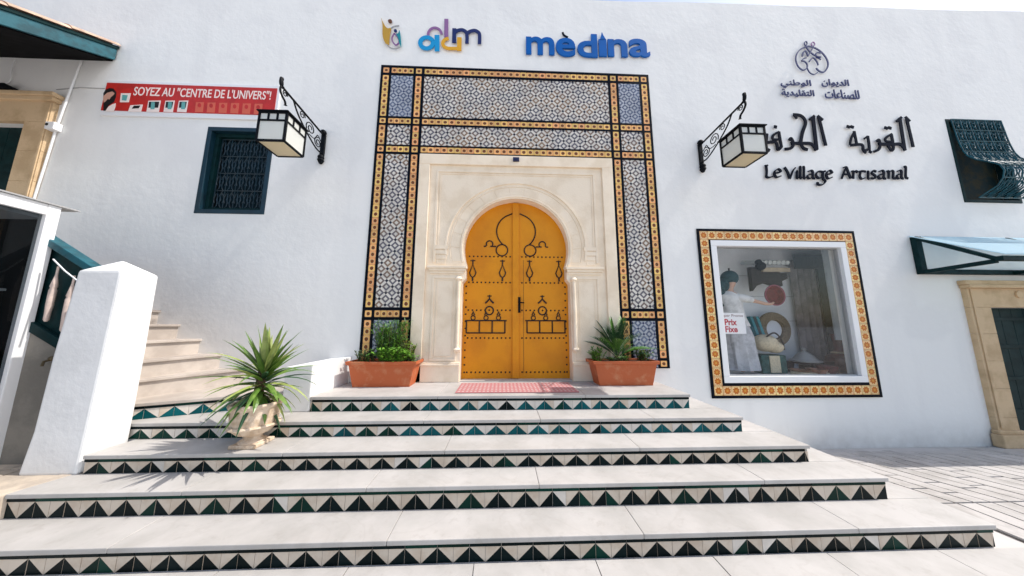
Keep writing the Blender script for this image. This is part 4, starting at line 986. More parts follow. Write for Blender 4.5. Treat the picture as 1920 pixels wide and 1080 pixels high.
# Le Village Artisanal
lv = thing('village_artisanal_sign', 'black celtic style lettering reading Le Village Artisanal', 'sign')
G = {'L': [[(.15, .02), (.22, .5), (.2, .93), (.55, 1.0), (.95, .9)], [(0, .04), (.35, .0)]],
     'e': [[(.15, .5), (.9, .35), (.6, .02), (.2, .2), (.08, .6), (.35, .98), (.95, .82)]],
     'V': [[(.02, .02), (.28, .4), (.5, 1.0)], [(.5, 1.0), (.75, .35), (.98, .05)]],
     'i': [[(.25, .1), (.5, .2), (.5, .85), (.85, 1.0)]],
     'l': [[(.2, .02), (.5, .1), (.5, .85), (.9, 1.0)]],
     'a': [[(.2, .12), (.55, .0), (.75, .2), (.75, .85), (1.0, .98)], [(.72, .4), (.2, .55), (.15, .85), (.4, .98), (.74, .75)]],
     'g': [[(.75, .1), (.3, .05), (.1, .3), (.35, .52), (.7, .4), (.75, .08), (.98, .03)], [(.7, .12), (.75, .55), (.95, .75), (.7, .98), (.3, .97), (.25, .8)]],
     'A': [[(.05, .98), (.35, .3), (.55, .02)], [(.2, .08), (.5, .05), (.72, .5), (.98, .98)], [(.25, .62), (.75, .62)]],
     'r': [[(.05, .1), (.3, .15), (.3, .98)], [(.3, .35), (.6, .05), (.95, .2)]],
     't': [[(.0, .15), (.5, .05), (1.0, .12)], [(.35, .1), (.25, .7), (.5, .98), (.9, .85)]],
     's': [[(.9, .12), (.4, .02), (.2, .3), (.75, .62), (.65, .95), (.05, .9)]],
     'n': [[(.05, .1), (.25, .15), (.25, .98)], [(.25, .3), (.55, .04), (.75, .2), (.75, .85), (1.0, .98)]]}
for ch, a_, b_, c_, d_ in (('L', 85, 188, 675, 820), ('e', 192, 285, 718, 820), ('V', 315, 455, 695, 835), ('i', 452, 490, 735, 832), ('l', 490, 530, 690, 832), ('l', 530, 575, 690, 834), ('a', 582, 685, 738, 835), ('g', 685, 815, 740, 910), ('e', 815, 898, 735, 835),
                           ('A', 1000, 1118, 692, 838), ('r', 1120, 1200, 738, 836), ('t', 1198, 1295, 738, 840), ('i', 1300, 1345, 738, 838), ('s', 1352, 1425, 738, 838), ('a', 1432, 1535, 738, 838), ('n', 1540, 1650, 736, 836), ('a', 1655, 1745, 736, 836), ('l', 1738, 1808, 688, 832)):
    s = MB()
    for gi, st_ in enumerate(G[ch]):
        P = [zf((a_ + (b_ - a_) * u, c_ + (d_ - c_) * v)) for u, v in st_]
        P = [(v.x, v.y) for v in smoothline([Vector(p_) for p_ in P], 5)]
        s.ribbon(P, 34 * wid(kk), LY - gi * .0006, .012, nib=math.radians(35))
    s.build('letter', [M['ink']], parent=lv)

# ------------------------------------------------------------------ red banner
bn = thing('red_banner', 'long red advertising banner with white capitals and small pictures', 'banner')
bx0, bx1, bz0, bz1 = -5.71, -3.33, 4.475, 4.915
s = MB(); s.box(bx0 - .01, bx1 + .04, 3.695, 3.718, bz0 - .07, bz1 + .05); s.build('backing_board', [M['white']], parent=bn, bevel=.004)
s = MB(); s.box(bx0, bx1, 3.690, 3.6945, bz0, bz1); s.build('banner_sheet', [M['red']], parent=bn)
zf = zoomer(180, 145, 10.667, 3.69)
BW = mat('banner_white', (.85, .72, .66), .6); BK = mat('banner_black', (.01, .008, .008), .5); BT = mat('banner_teal', (.12, .36, .34), .5); BS = mat('banner_skin', (.55, .30, .22), .6); BP = mat('banner_faded_red', (.62, .11, .06), .6)
(xa, za) = zf((740, 370)); xb = at(506, 195, 3.69).x
put_text("SOYEZ AU ''CENTRE DE L'UNIVERS''!", bn, xa, xb, at(380, 181, 3.69).z - .018, at(380, 181, 3.69).z + .125, 3.6895, BW, 'lettering', offset=.012, ext=.001)
def flat(name, pts, m, lvl):
    s = MB(); s.prism([(zf(p)[0], 3.6898 - .0008 * lvl, zf(p)[1]) for p in pts], (0, -.0006, 0)); s.build(name, [m], parent=bn)
flat('portrait_hair', [(150, 320), (190, 250), (270, 215), (350, 225), (410, 300), (400, 400), (360, 500), (260, 560), (190, 670), (150, 670)], BK, 1)
flat('portrait_face', [(150, 380), (230, 310), (330, 285), (375, 320), (360, 350), (300, 400), (270, 450), (240, 430), (200, 480), (160, 510), (145, 440)], BS, 2)
flat('portrait_shoulder', [(190, 680), (250, 590), (330, 540), (400, 520), (390, 600), (360, 690)], BW, 2)
flat('picture', [(500, 320), (700, 320), (660, 500), (480, 500)], BW, 1); flat('picture_detail', [(530, 350), (640, 360), (610, 470), (520, 460)], BT, 2)
flat('picture', [(690, 560), (940, 545), (905, 690), (640, 690)], BW, 1); flat('picture_detail', [(760, 570), (890, 565), (860, 620), (720, 630)], BK, 2)
for k, xx in enumerate((1050, 1390, 1660)):
    wdt = (250, 190, 190)[k]
    flat('picture', [(xx, 470), (xx + wdt, 465), (xx + wdt - 40, 700), (xx - 40, 690)], BW, 1)
    flat('picture_detail', [(xx + 15, 490), (xx + wdt - 30, 490), (xx + wdt - 55, 610), (xx, 610)], BK, 2)
    flat('picture_figure', [(xx + 60, 500), (xx + 130, 500), (xx + 125, 640), (xx + 45, 640)], BT, 3)
for k in range(6):
    xx = 2000 + k * 235
    flat('faded_picture', [(xx, 500 + k * 6), (xx + 160, 500 + k * 6), (xx + 140, 700 + k * 8), (xx - 20, 695 + k * 8)], BP, 1)
    c_ = (xx + 70, 560 + k * 8); flat('faded_face', [(c_[0] + 38 * math.cos(t), c_[1] + 44 * math.sin(t)) for t in [i * math.pi / 5 for i in range(10)]], M['red'], 2)

# ------------------------------------------------------------------ left kiosk, balustrade, side wall
ki = thing('glass_kiosk', 'white framed kiosk with dark glass at the left edge', 'kiosk')
KX, KY = -4.18, 2.61
kz0, kz1 = .303, 2.56
for q in ((KX - .07, KX, KY - .075, KY, kz0, kz1), (KX - .07, KX, 1.0, 1.08, kz0, kz1)):
    s = MB(); s.box(*q); s.build('upright', [M['white']], parent=ki, bevel=.006)
for q in ((kz1 - .10, kz1 - .001), (kz0, kz0 + .08)):
    s = MB(); s.box(KX - .07, KX - .002, 1.08, KY - .076, *q); s.build('rail', [M['white']], parent=ki, bevel=.005)
s = MB(); s.box(KX - .04, KX - .034, 1.08, KY - .076, kz0 + .08, kz1 - .09); s.build('pane', [M['smoked']], parent=ki)
s = MB(); s.box(-6.4, KX - .072, KY - .03, KY - .002, kz0, kz1); s.box(-6.4, -6.37, 1.0, KY - .03, kz0, kz1); s.box(-6.37, KX - .072, 1.0, KY - .03, kz0, kz0 + .05); s.build('body_panel', [M['dark']], parent=ki)
s = MB(); s.box(-6.37, KX - .072, 1.0, KY - .031, kz1 - .13, kz1 - .1); s.build('ceiling_board', [M['white']], parent=ki)
s = MB(); s.box(-6.45, KX + .02, .95, KY + .10, kz1 + .001, kz1 + .012); s.build('roof_sheet', [M['grey']], parent=ki)
s = MB(); s.box(-4.9, KX - .12, 2.05, 2.5, .85, .88); s.box(-4.9, KX - .12, 2.05, 2.5, 1.75, 1.77); s.build('shelf', [M['grey']], parent=ki)
s = MB(); s.box(-4.80, KX - .11, 2.36, 2.54, 1.215, 1.26); o = s.build('red_tray', [mat('red_plastic', (.75, .07, .015), .4)], bevel=.01); o['label'] = 'small orange red tray lying inside the dark kiosk'; o['category'] = 'tray'
s = MB(); s.box(-4.82, KX - .12, 2.34, 2.56, .88, 1.214); o = s.build('storage_box', [M['dark']], bevel=.01); o['label'] = 'black box under the red tray inside the kiosk'; o['category'] = 'box'

bal = thing('teal_balustrade', 'dark teal timber balustrade with two pale turned spindles behind the pillar', 'balustrade')
BY = 2.60
def bz(x): return 2.145 - .60 * (x + 4.10)
def bb(x): return 1.35 - .56 * (x + 4.10)
s = MB(); s.prism([(-4.35, BY + .03, bb(-4.35)), (-3.70, BY + .03, bb(-3.70)), (-3.70, BY + .03, bz(-3.70)), (-4.35, BY + .03, bz(-4.35))], (0, .03, 0)); s.build('panel', [M['tealdark']], parent=bal)
s = MB(); s.prism([(-4.35, BY - .02, bz(-4.35) - .02), (-3.70, BY - .02, bz(-3.70) - .02), (-3.70, BY - .02, bz(-3.70) + .05), (-4.35, BY - .02, bz(-4.35) + .05)], (0, .10, 0)); s.build('handrail', [M['teallight']], parent=bal, bevel=.008)
s = MB(); s.prism([(-4.35, BY - .01, bb(-4.35)), (-3.70, BY - .01, bb(-3.70)), (-3.70, BY - .01, bb(-3.70) + .09), (-4.35, BY - .01, bb(-4.35) + .09)], (0, .035, 0)); s.build('bottom_rail', [M['tealdark']], parent=bal, bevel=.006)
M['spindle'] = mat('pale_spindle', (.66, .52, .45), .6, .2, 9)
for px_, py_, px2, py2 in ((113, 500, 86, 603), (142, 517, 118, 622)):
    a_, c_ = at(px_, py_, BY), at(px2, py2, BY); L_ = a_.z - c_.z
    s = MB(); s.lathe([(.008, 0), (.016, .03 * L_), (.017, .12 * L_), (.021, .3 * L_), (.022, .56 * L_), (.017, .60 * L_), (.022, .63 * L_), (.015, .74 * L_), (.008, .84 * L_), (.007, L_)], ((a_.x + c_.x) / 2, BY - .005, c_.z), 12)
    s.build('spindle', [M['spindle']], parent=bal, smooth=True)
s = MB(); s.tube([at(100, 486, BY - .03), at(122, 508, BY - .03), at(150, 530, BY - .06)], .006, 5); s.build('cord', [M['white']], parent=bal)
s = MB(); s.prism([(-6.5, BY, .2), (-3.66, BY, .2), (-3.66, BY, bb(-3.66) - .005), (-4.35, BY, bb(-4.35) - .005), (-6.5, BY, 1.62)], (0, .09, 0))
o = s.build('side_wall', [M['plaster_old']]); o['label'] = 'stained grey low wall under the teal balustrade beside the pillar'; o['category'] = 'wall'
s = MB(); q = at(101, 672, BY); s.ball((q.x, BY - .01, q.z), .022, 8); s.tube([(q.x, BY - .01, q.z - .01), (q.x, BY - .05, q.z - .02), (q.x, BY - .055, q.z - .06)], .009, 6)
o = s.build('wall_tap', [mat('old_brass', (.12, .09, .05), .5, metal=.6)], smooth=True); o['label'] = 'small tarnished tap fixed on the stained side wall'; o['category'] = 'tap'

# ------------------------------------------------------------------ plants
def leaf(mb, base, d, up, L_, w_, droop, n=5, mi=0, fold=.25, tip=1.0):
    """a curved folded blade starting at base along d; bends down by droop"""
    d = Vector(d).normalized(); side = d.cross(Vector((0, 0, 1)))
    side = side.normalized() if side.length > .05 else Vector((1, 0, 0))
    P = []; p = Vector(base); dirv = d.copy()
    for i in range(n + 1):
        P.append(p.copy()); p = p + dirv * (L_ / n); dirv = (dirv + Vector((0, 0, -droop / n))).normalized()
    vs = []
    for i, p in enumerate(P):
        t = i / n; ww = w_ * (min(1, .45 + 2.2 * t) * (1 - t ** 2.2 * tip)) + .0006
        nrm = side.cross((P[min(i + 1, n)] - P[max(i - 1, 0)]).normalized())
        vs += [p - side * ww / 2 + nrm * ww * fold * -1, p, p + side * ww / 2 + nrm * ww * fold * -1]
    fs = []
    for i in range(n): fs += [(i * 3, i * 3 + 1, i * 3 + 4, i * 3 + 3), (i * 3 + 1, i * 3 + 2, i * 3 + 5, i * 3 + 4)]
    mb.add(vs, fs, mi)
# urn with yucca
UX, UY, UZ = -2.135, 2.575, .446
urn = thing('stone_urn', 'carved beige stone urn holding a spiky plant on the steps', 'planter', loc=(UX, UY, UZ))
s = MB(); s.box(-.105, .105, -.105, .105, 0, .03); s.build('base', [M['urn']], parent=urn, bevel=.008)
s = MB(); s.lathe([(.095, .030), (.098, .040), (.078, .052), (.062, .066), (.060, .078), (.078, .088), (.076, .098)], n=28); s.build('foot', [M['urn']], parent=urn, smooth=True)
s = MB(); prof_ = [(.078, .09), (.115, .105), (.142, .14), (.156, .19), (.163, .25), (.166, .31), (.180, .325), (.186, .34), (.180, .355), (.155, .352), (.145, .32)]
nn = 48; vs = []
for r_, z_ in prof_:
    for j in range(nn):
        fl = 1 + (.03 * math.cos(j * 2 * math.pi / nn * 14) if .12 < z_ < .315 else 0); vs.append((r_ * fl * math.cos(2 * math.pi * j / nn), r_ * fl * math.sin(2 * math.pi * j / nn), z_))
s.add(vs, [(i * nn + j, i * nn + (j + 1) % nn, (i + 1) * nn + (j + 1) % nn, (i + 1) * nn + j) for i in range(len(prof_) - 1) for j in range(nn)])
s.build('bowl', [M['urn']], parent=urn, smooth=True)
s = MB(); s.lathe([(.147, .32), (.147, .33)], n=20); s.build('soil', [M['soil']], parent=urn)
s = MB(); s.lathe([(.172, .155), (.182, .168), (.172, .18)], n=28); s.build('moulding', [M['urn']], parent=urn, smooth=True)
yu = thing('yucca', 'spiky green yucca growing out of the carved urn', 'plant', loc=(UX, UY, UZ + .32))
s = MB(); s.tube([(0, 0, -.02), (.01, -.01, .12), (.03, -.02, .30), (.035, -.02, .36)], [.04, .035, .03, .02], 8); s.build('stem', [M['bark']], parent=yu, smooth=True)
rnd = random.Random(11)
nleaf = 92
for k in range(nleaf):
    t = k / nleaf                                  # 0 bottom .. 1 top
    el = math.radians(-38 + 120 * t ** .9 + rnd.uniform(-12, 12)); az = k * 2.39996 + rnd.uniform(-.3, .3)
    hb = .08 + .27 * t
    L_ = (.31 + .07 * math.sin(t * 3.0)) * rnd.uniform(.75, 1.25)
    d = (math.cos(az) * math.cos(el), math.sin(az) * math.cos(el), math.sin(el))
    s = MB(); leaf(s, (.02 + .04 * t + d[0] * .02, -.03 * t + d[1] * .02, hb), d, 0, L_, rnd.uniform(.040, .060), rnd.uniform(.7, 2.0) * (1.2 - t), 6, 0, .2)
    s.build('leaf', [M['leaf_edge'] if rnd.random() < .33 else (M['leaf_dark'] if rnd.random() < .25 else M['leaf_yucca'])], parent=yu, smooth=False)

def trough(name_label, loc):
    t = thing('terracotta_planter', name_label, 'planter', 'terracotta troughs by the door', loc)
    s = MB(); L1, L0, W1, W0, h = .415, .335, .155, .115, .30
    rings = [(L0, W0, 0), (L0 + .004, W0 + .003, .03), (L0 + .006, W0 + .004, .035), (L1 - .028, W1 - .018, .255), (L1, W1, .26), (L1 + .004, W1 + .003, .298), (L1 - .012, W1 - .012, .300), (L1 - .016, W1 - .016, .262)]
    vs = []
    for a_, b_, z in rings: vs += [(-a_, -b_, z), (a_, -b_, z), (a_, b_, z), (-a_, b_, z)]
    s.add(vs, [(i * 4 + j, i * 4 + (j + 1) % 4, (i + 1) * 4 + (j + 1) % 4, (i + 1) * 4 + j) for i in range(len(rings) - 1) for j in range(4)] + [(0, 3, 2, 1)])
    s.build('trough', [M['terracotta']], parent=t, bevel=.006)
    s = MB(); s.box(-L1 + .018, L1 - .018, -W1 + .018, W1 - .018, .255, .272); s.build('soil', [M['soil']], parent=t)
    return t
PYc = 3.53
trough('terracotta trough with bushy herbs left of the yellow door', (-1.432, PYc, .733))
trough('terracotta trough with small palm right of the yellow door', (1.54, PYc, .733))
def herb(name, label, loc, n_stem, hgt, spread, m, lw_, ll, seed, cat='plant', dens=14, up=.8, flowers=None):
    t = thing(name, label, cat, loc=loc); r = random.Random(seed)
    s = MB()
    stems = []
    for k in range(n_stem):
        a = r.uniform(0, 6.28); q = r.uniform(.1, 1) ** .5
        b_ = Vector((spread[0] * .6 * q * math.cos(a), spread[1] * .6 * q * math.sin(a), 0)); e_ = Vector((b_.x * 1.5 + r.uniform(-.05, .05), b_.y * 1.5 + r.uniform(-.03, .03), hgt * r.uniform(.6, 1.05)))
        mid = (b_ + e_) / 2 + Vector((r.uniform(-.02, .02), r.uniform(-.02, .02), .02)); P = smoothline([b_, mid, e_], 4); stems.append(P); s.tube(P, .003, 4)
    s.build('stems', [M['bark']], parent=t)
    s = MB()
    for P in stems:
        for k in range(dens):
            u = r.uniform(.15, 1); i = min(int(u * (len(P) - 1)), len(P) - 2); p = P[i].lerp(P[i + 1], u * (len(P) - 1) - i)
            a = r.uniform(0, 6.28); el = r.uniform(-.1, 1) * up
            leaf(s, p, (math.cos(a) * math.cos(el), math.sin(a) * math.cos(el), math.sin(el)), 0, ll * r.uniform(.6, 1.2), lw_ * r.uniform(.7, 1.2), r.uniform(.2, .8), 3, r.randrange(len(m)), .15)
    o = s.build('foliage', [M[x] for x in m], parent=t); o['kind'] = 'stuff'
    return t
zS = .733 + .268
herb('rosemary_bush', 'tall feathery grey green herb at the back of the left trough', (-1.42, PYc + .04, zS), 60, .50, (.24, .07), ['leaf_grey', 'leaf', 'leaf_light'], .011, .07, 3, dens=44, up=1.2)
herb('leafy_herb', 'bright green leafy herb hanging over the rim of the left trough', (-1.33, PYc - .09, zS + .01), 50, .17, (.22, .08), ['leaf_light', 'leaf', 'leaf_light'], .034, .045, 4, dens=20)
herb('yellowish_herb', 'yellow green herb at the right end of the left trough', (-1.17, PYc - .0, zS), 24, .26, (.10, .06), ['leaf_lime', 'leaf_light'], .020, .035, 5, dens=16)
herb('low_herb', 'low dark herb at the left end of the left trough', (-1.66, PYc - .03, zS), 34, .16, (.16, .07), ['leaf_dark', 'leaf'], .018, .032, 6, dens=16)
herb('rim_herb', 'small pale green sprig at the right rim of the left trough', (-1.08, PYc - .04, zS), 8, .10, (.06, .05), ['leaf_grey', 'leaf_light'], .02, .04, 16, dens=12)
herb('right_herb', 'small mixed herb at the right end of the right trough', (1.80, PYc - .03, zS), 26, .17, (.14, .07), ['leaf_dark', 'leaf', 'leaf_lime'], .022, .035, 7, dens=16)
herb('left_sprig', 'green sprig leaning over the left rim of the right trough', (1.20, PYc - .05, zS), 20, .18, (.08, .06), ['leaf', 'leaf_light'], .020, .05, 8, dens=16)
herb('middle_herb', 'low grey green herb under the little palm', (1.47, PYc - .07, zS), 26, .08, (.22, .04), ['leaf_grey', 'leaf_dark', 'leaf_light'], .014, .04, 9, dens=14)
cy = thing('little_palm', 'small dark green palm in the right trough', 'plant', loc=(1.50, PYc + .02, zS))
s = MB(); s.lathe([(.05, -.01), (.055, .03), (.035, .07), (.01, .085)], n=10); s.build('trunk', [M['bark']], parent=cy)
r = random.Random(21)
for k in range(26):
    az = k * 2.4; el = math.radians(r.uniform(22, 85)); d = Vector((math.cos(az) * math.cos(el), .55 * math.sin(az) * math.cos(el), math.sin(el))).normalized(); L_ = r.uniform(.32, .50)
    P = []; p = Vector((0, 0, .05)); dv = d.copy()
    for i in range(9): P.append(p.copy()); p = p + dv * L_ / 8; dv = (dv + Vector((0, 0, -.09))).normalized()
    s = MB(); s.tube(P, .003, 4); side = d.cross(Vector((0, 0, 1))).normalized()
    for i in range(2, 9):
        for q in (0, .5):
            if i == 8 and q: continue
            p = P[i] if not q else (P[i] + P[i + 1]) / 2
            for sgn in (-1, 1):
                ll = .15 * math.sin(math.pi * (i + q - .5) / 9.2) + .04
                leaf(s, p, side * sgn * .8 + (P[min(i + 1, 8)] - P[i - 1]).normalized() * .9 + Vector((0, 0, .15)), 0, ll, .014, .3, 2, 0, .15)
    s.build('frond', [M['leaf_dark'] if k % 3 else M['leaf']], parent=cy)

# ------------------------------------------------------------------ door mat
M['mat'] = mat('pink_mat', (.62, .30, .30), .95, 0, 5, .002, 200)
m = M['mat']; N, L = m.node_tree.nodes, m.node_tree.links; b_ = N['Principled BSDF']
g = N.new('ShaderNodeNewGeometry'); sx = N.new('ShaderNodeSeparateXYZ'); L.new(g.outputs['Position'], sx.inputs[0])
a_ = math_node(N, L, 'FRACT', math_node(N, L, 'MULTIPLY', sx.outputs[0], 22)); c_ = math_node(N, L, 'FRACT', math_node(N, L, 'MULTIPLY', sx.outputs[1], 13))
f = math_node(N, L, 'MULTIPLY', math_node(N, L, 'GREATER_THAN', a_, .5), math_node(N, L, 'GREATER_THAN', c_, .5))
L.new(mixc(N, L, f, (.42, .17, .17), (.50, .36, .34)), b_.inputs['Base Color'])
s = MB(); s.box(-.50, .86, 3.085, 3.58, .7345, .743); o = s.build('door_mat', [M['mat']], bevel=.003); o['label'] = 'pink patterned mat in front of the yellow door'; o['category'] = 'mat'

# ------------------------------------------------------------------ shop display
def skin(name, verts, edges, radii, m, parent=None, sub=2):
    me = bpy.data.meshes.new(name); me.from_pydata(verts, edges, []); o = bpy.data.objects.new(name, me); COL.objects.link(o)
    md = o.modifiers.new('s', 'SKIN'); md.use_smooth_shade = True
    for i, r_ in enumerate(radii): me.skin_vertices[0].data[i].radius = (r_, r_) if not isinstance(r_, tuple) else r_
    me.skin_vertices[0].data[0].use_root = True
    o.modifiers.new('u', 'SUBSURF').levels = sub; o.modifiers['u'].render_levels = sub
    dg = bpy.context.evaluated_depsgraph_get(); dg.update(); m2 = bpy.data.meshes.new_from_object(o.evaluated_get(dg)); bpy.data.objects.remove(o)
    m2.materials.clear(); m2.materials.append(m); m2.name = name
    for p_ in m2.polygons: p_.material_index = 0
    return link(name, m2, parent)
FZ = NZ0 + .002
mq = thing('mannequin', 'dressed mannequin in white reaching out an arm behind the shop glass', 'mannequin')
Ym = 4.15
sk_m = mat('mannequin_skin', (.50, .30, .22), .5); wh = mat('white_cloth', (.70, .68, .66), .8, .2, 9, .003, 40); gy = mat('grey_cloth', (.50, .50, .52), .85, .25, 12, .004, 30)
# body from pelvis up: one surface
skin('body', [(3.66, Ym, 1.52), (3.63, Ym, 1.70), (3.60, Ym, 1.92), (3.60, Ym, 2.02), (3.62, Ym - .02, 2.10), (3.64, Ym - .03, 2.20), (3.70, Ym - .05, 1.90), (3.86, Ym - .10, 1.86), (4.05, Ym - .14, 1.80), (4.13, Ym - .15, 1.80), (4.17, Ym - .15, 1.83), (3.52, Ym + .03, 1.88), (3.50, Ym + .03, 1.68), (3.56, Ym - .06, 1.52), (3.60, Ym - .08, 1.46), (3.62, Ym, 1.20), (3.62, Ym, .85), (3.66, Ym - .07, .78), (3.72, Ym, 1.20), (3.76, Ym, .85), (3.80, Ym - .07, .78)],
     [(0, 1), (1, 2), (2, 3), (3, 4), (4, 5), (2, 6), (6, 7), (7, 8), (8, 9), (9, 10), (2, 11), (11, 12), (12, 13), (13, 14), (0, 15), (15, 16), (16, 17), (0, 18), (18, 19), (19, 20)],
     [.11, .10, .12, .045, .06, .085, .055, .035, .025, .022, .012, .055, .04, .028, .022, .07, .04, .03, .07, .04, .03], sk_m, mq)
s = MB()      # loose tunic and long skirt with folds
def cloth(prof_, mm, name, folds=9, amp=.1):
    s = MB(); nn = 36; vs = []
    for (cx, r_, z_, am) in prof_:
        for j in range(nn):
            a = 2 * math.pi * j / nn; rr = r_ * (1 + am * math.cos(folds * a + z_ * 3)); vs.append((cx + rr * math.cos(a), Ym + rr * .62 * math.sin(a), z_))
    s.add(vs, [(i * nn + j, i * nn + (j + 1) % nn, (i + 1) * nn + (j + 1) % nn, (i + 1) * nn + j) for i in range(len(prof_) - 1) for j in range(nn)])
    return s.build(name, [mm], parent=mq, smooth=True)
cloth([(3.72, .215, .80, .14), (3.70, .20, 1.05, .12), (3.69, .20, 1.30, .09), (3.66, .16, 1.52, .05), (3.645, .13, 1.60, .02)], gy, 'skirt', 9)
cloth([(3.665, .19, 1.46, .10), (3.65, .165, 1.58, .06), (3.63, .16, 1.72, .03), (3.61, .175, 1.86, .02), (3.60, .17, 1.94, .02), (3.605, .09, 2.00, .0), (3.61, .06, 2.02, 0)], wh, 'tunic', 7)
skin('sleeve', [(3.66, Ym - .04, 1.91), (3.80, Ym - .09, 1.88), (3.90, Ym - .11, 1.85)], [(0, 1), (1, 2)], [.075, .06, .05], wh, mq)
s = MB(); s.ball((3.635, Ym, 2.225), .12, 10); s.ball((3.54, Ym + .03, 2.12), .10, 8, sz=1.3); s.tube(smoothline([(3.55, Ym + .02, 2.2), (3.48, Ym, 2.0), (3.50, Ym, 1.75)]), [.06] * 6 + [.05] * 6 + [.02], 8)
s.build('headscarf', [mat('dark_teal_cloth', (.015, .06, .07), .8, .4, 20)], parent=mq, smooth=True)
s = MB(); s.tube([(3.62, Ym - .02, 2.29), (3.625, Ym - .02, 2.38)], .012, 6); s.build('hair_pin', [M['iron']], parent=mq)
def disc_y(name, c, r0, r1, m_, label, cat, th_=.02, n=30, tilt=0):
    s = MB(); vs = []
    for y, r_ in ((0, r0), (-th_, r0 + .004), (-th_ * .4, r1), (0, r1 * .99)):
        vs += [(r_ * math.cos(2 * math.pi * j / n), y, r_ * math.sin(2 * math.pi * j / n)) for j in range(n)]
    s.add(vs, [(i * n + j, i * n + (j + 1) % n, ((i + 1) % 4) * n + (j + 1) % n, ((i + 1) % 4) * n + j) for i in range(4) for j in range(n)])
    return s, label, cat
straw = mat('straw', (.20, .16, .11), .9, .35, 60, .003, 120); straw_l = mat('pale_straw', (.62, .52, .36), .9, .2, 40, .003, 100)
bk = thing('round_basket', 'round dark red woven basket held up by the mannequin', 'basket')
s = MB(); n = 30; vs = []
for y, r_ in ((4.06, .01), (4.05, .10), (4.02, .125), (4.0, .142), (4.0, .15), (4.03, .142), (4.07, .10), (4.08, .01)): vs += [(4.20 + r_ * math.cos(2 * math.pi * j / n), y, 1.935 + r_ * math.sin(2 * math.pi * j / n)) for j in range(n)]
s.add(vs, [(i * n + j, i * n + (j + 1) % n, (i + 1) * n + (j + 1) % n, (i + 1) * n + j) for i in range(7) for j in range(n)]); s.build('basket_bowl', [mat('dark_red_weave', (.15, .02, .02), .8, .5, 25, .003, 90, col2=(.08, .02, .02))], parent=bk, smooth=True)
s = MB(); s.tube([(4.20 + .155 * math.cos(t * math.pi / 15), 3.998, 1.935 + .155 * math.sin(t * math.pi / 15)) for t in range(30)], .009, 6, closed=True); s.build('rim', [mat('purple_weave', (.26, .07, .10), .8)], parent=bk, smooth=True)
hat = thing('straw_hat', 'wide ring shaped straw hat hanging at the back of the display', 'hat')
for r0, r1, mm, nm in ((.15, .285, straw, 'brim'),):
    s = MB(); vs = []; n = 36
    for y, r_ in ((4.40, r0), (4.37, r0 + .01), (4.385, r1 - .01), (4.40, r1), (4.42, r1), (4.42, r0)): vs += [(4.53 + r_ * math.cos(2 * math.pi * j / n), y, 1.41 + r_ * math.sin(2 * math.pi * j / n)) for j in range(n)]
    s.add(vs, [(i * n + j, i * n + (j + 1) % n, ((i + 1) % 6) * n + (j + 1) % n, ((i + 1) % 6) * n + j) for i in range(6) for j in range(n)]); s.build('brim', [mm], parent=hat, smooth=True)
s = MB(); s.lathe([(.148, 0), (.145, .06), (.12, .10), (.01, .115)], n=26)
o = s.build('crown', [mat('pale_lining', (.60, .62, .66), .8)], parent=hat, smooth=True); o.rotation_euler = (-math.pi / 2, 0, 0); o.location = (4.53, 4.42, 1.41)
# brackets, bags, pots
br = thing('carved_bracket', 'dark carved wooden bracket with a ribbed pale top above the basket', 'bracket')
s = MB(); dk = mat('dark_carved_wood', (.025, .016, .013), .7, .4, 20, .003, 60)
y0_, y1_ = 4.25, 4.32
P = [(4.10, 2.03), (4.10, 2.43), (4.30, 2.43), (4.62, 2.34), (4.73, 2.34), (4.72, 2.24), (4.62, 2.20), (4.62, 2.12), (4.56, 2.10), (4.56, 2.04), (4.48, 2.12), (4.33, 2.17), (4.18, 2.12)]
s.prism([(x_, y0_, z_) for x_, z_ in P], (0, y1_ - y0_, 0)); s.build('corbel', [dk], parent=br, bevel=.008)
s = MB()
for k in range(7): s.tube([(4.25 + k * .075, 4.2, 2.50), (4.25 + k * .075, 4.55, 2.58)], .036, 8)
s.build('ribbed_top', [mat('pale_ribs', (.50, .53, .52), .7)], parent=br, smooth=True)
s = MB(); s.box(4.28, 4.75, 4.22, 4.27, 2.35, 2.42); s.build('shelf_board', [mat('pale_wood', (.45, .36, .25), .7, .2, 8)], parent=br, bevel=.004)
fig = thing('dark_figurine', 'small dark figurine standing on the carved bracket', 'figurine'); s = MB(); s.ball((4.21, 4.21, 2.50), .05, 8); s.ball((4.24, 4.21, 2.44), .07, 8); s.build('figurine_body', [M['iron']], parent=fig, smooth=True)
bg_ = thing('woven_bag', 'pale woven bag slumped against the straw hat', 'bag')
s = MB(); s.ball((4.16, 4.22, 1.20), .16, 12, sz=.85); s.ball((4.28, 4.20, 1.14), .12, 10, sz=.8); s.build('bag_body', [straw_l], parent=bg_, smooth=True)
s = MB(); s.tube(smoothline([(4.1, 4.12, 1.3), (4.2, 4.08, 1.36), (4.32, 4.1, 1.24), (4.36, 4.12, 1.1)]), .012, 6); s.build('strap', [dk], parent=bg_, smooth=True)
bx_ = thing('fabric_box', 'pale box with dark green sides on the display floor', 'box'); s = MB(); s.box(3.98, 4.38, 4.12, 4.38, FZ, FZ + .28); s.build('box_body', [mat('green_cloth', (.02, .09, .08), .8, .4, 15)], parent=bx_, bevel=.02)
s = MB(); s.box(4.10, 4.26, 4.105, 4.119, FZ + .02, FZ + .27); s.build('front_label', [straw_l], parent=bx_, bevel=.004)
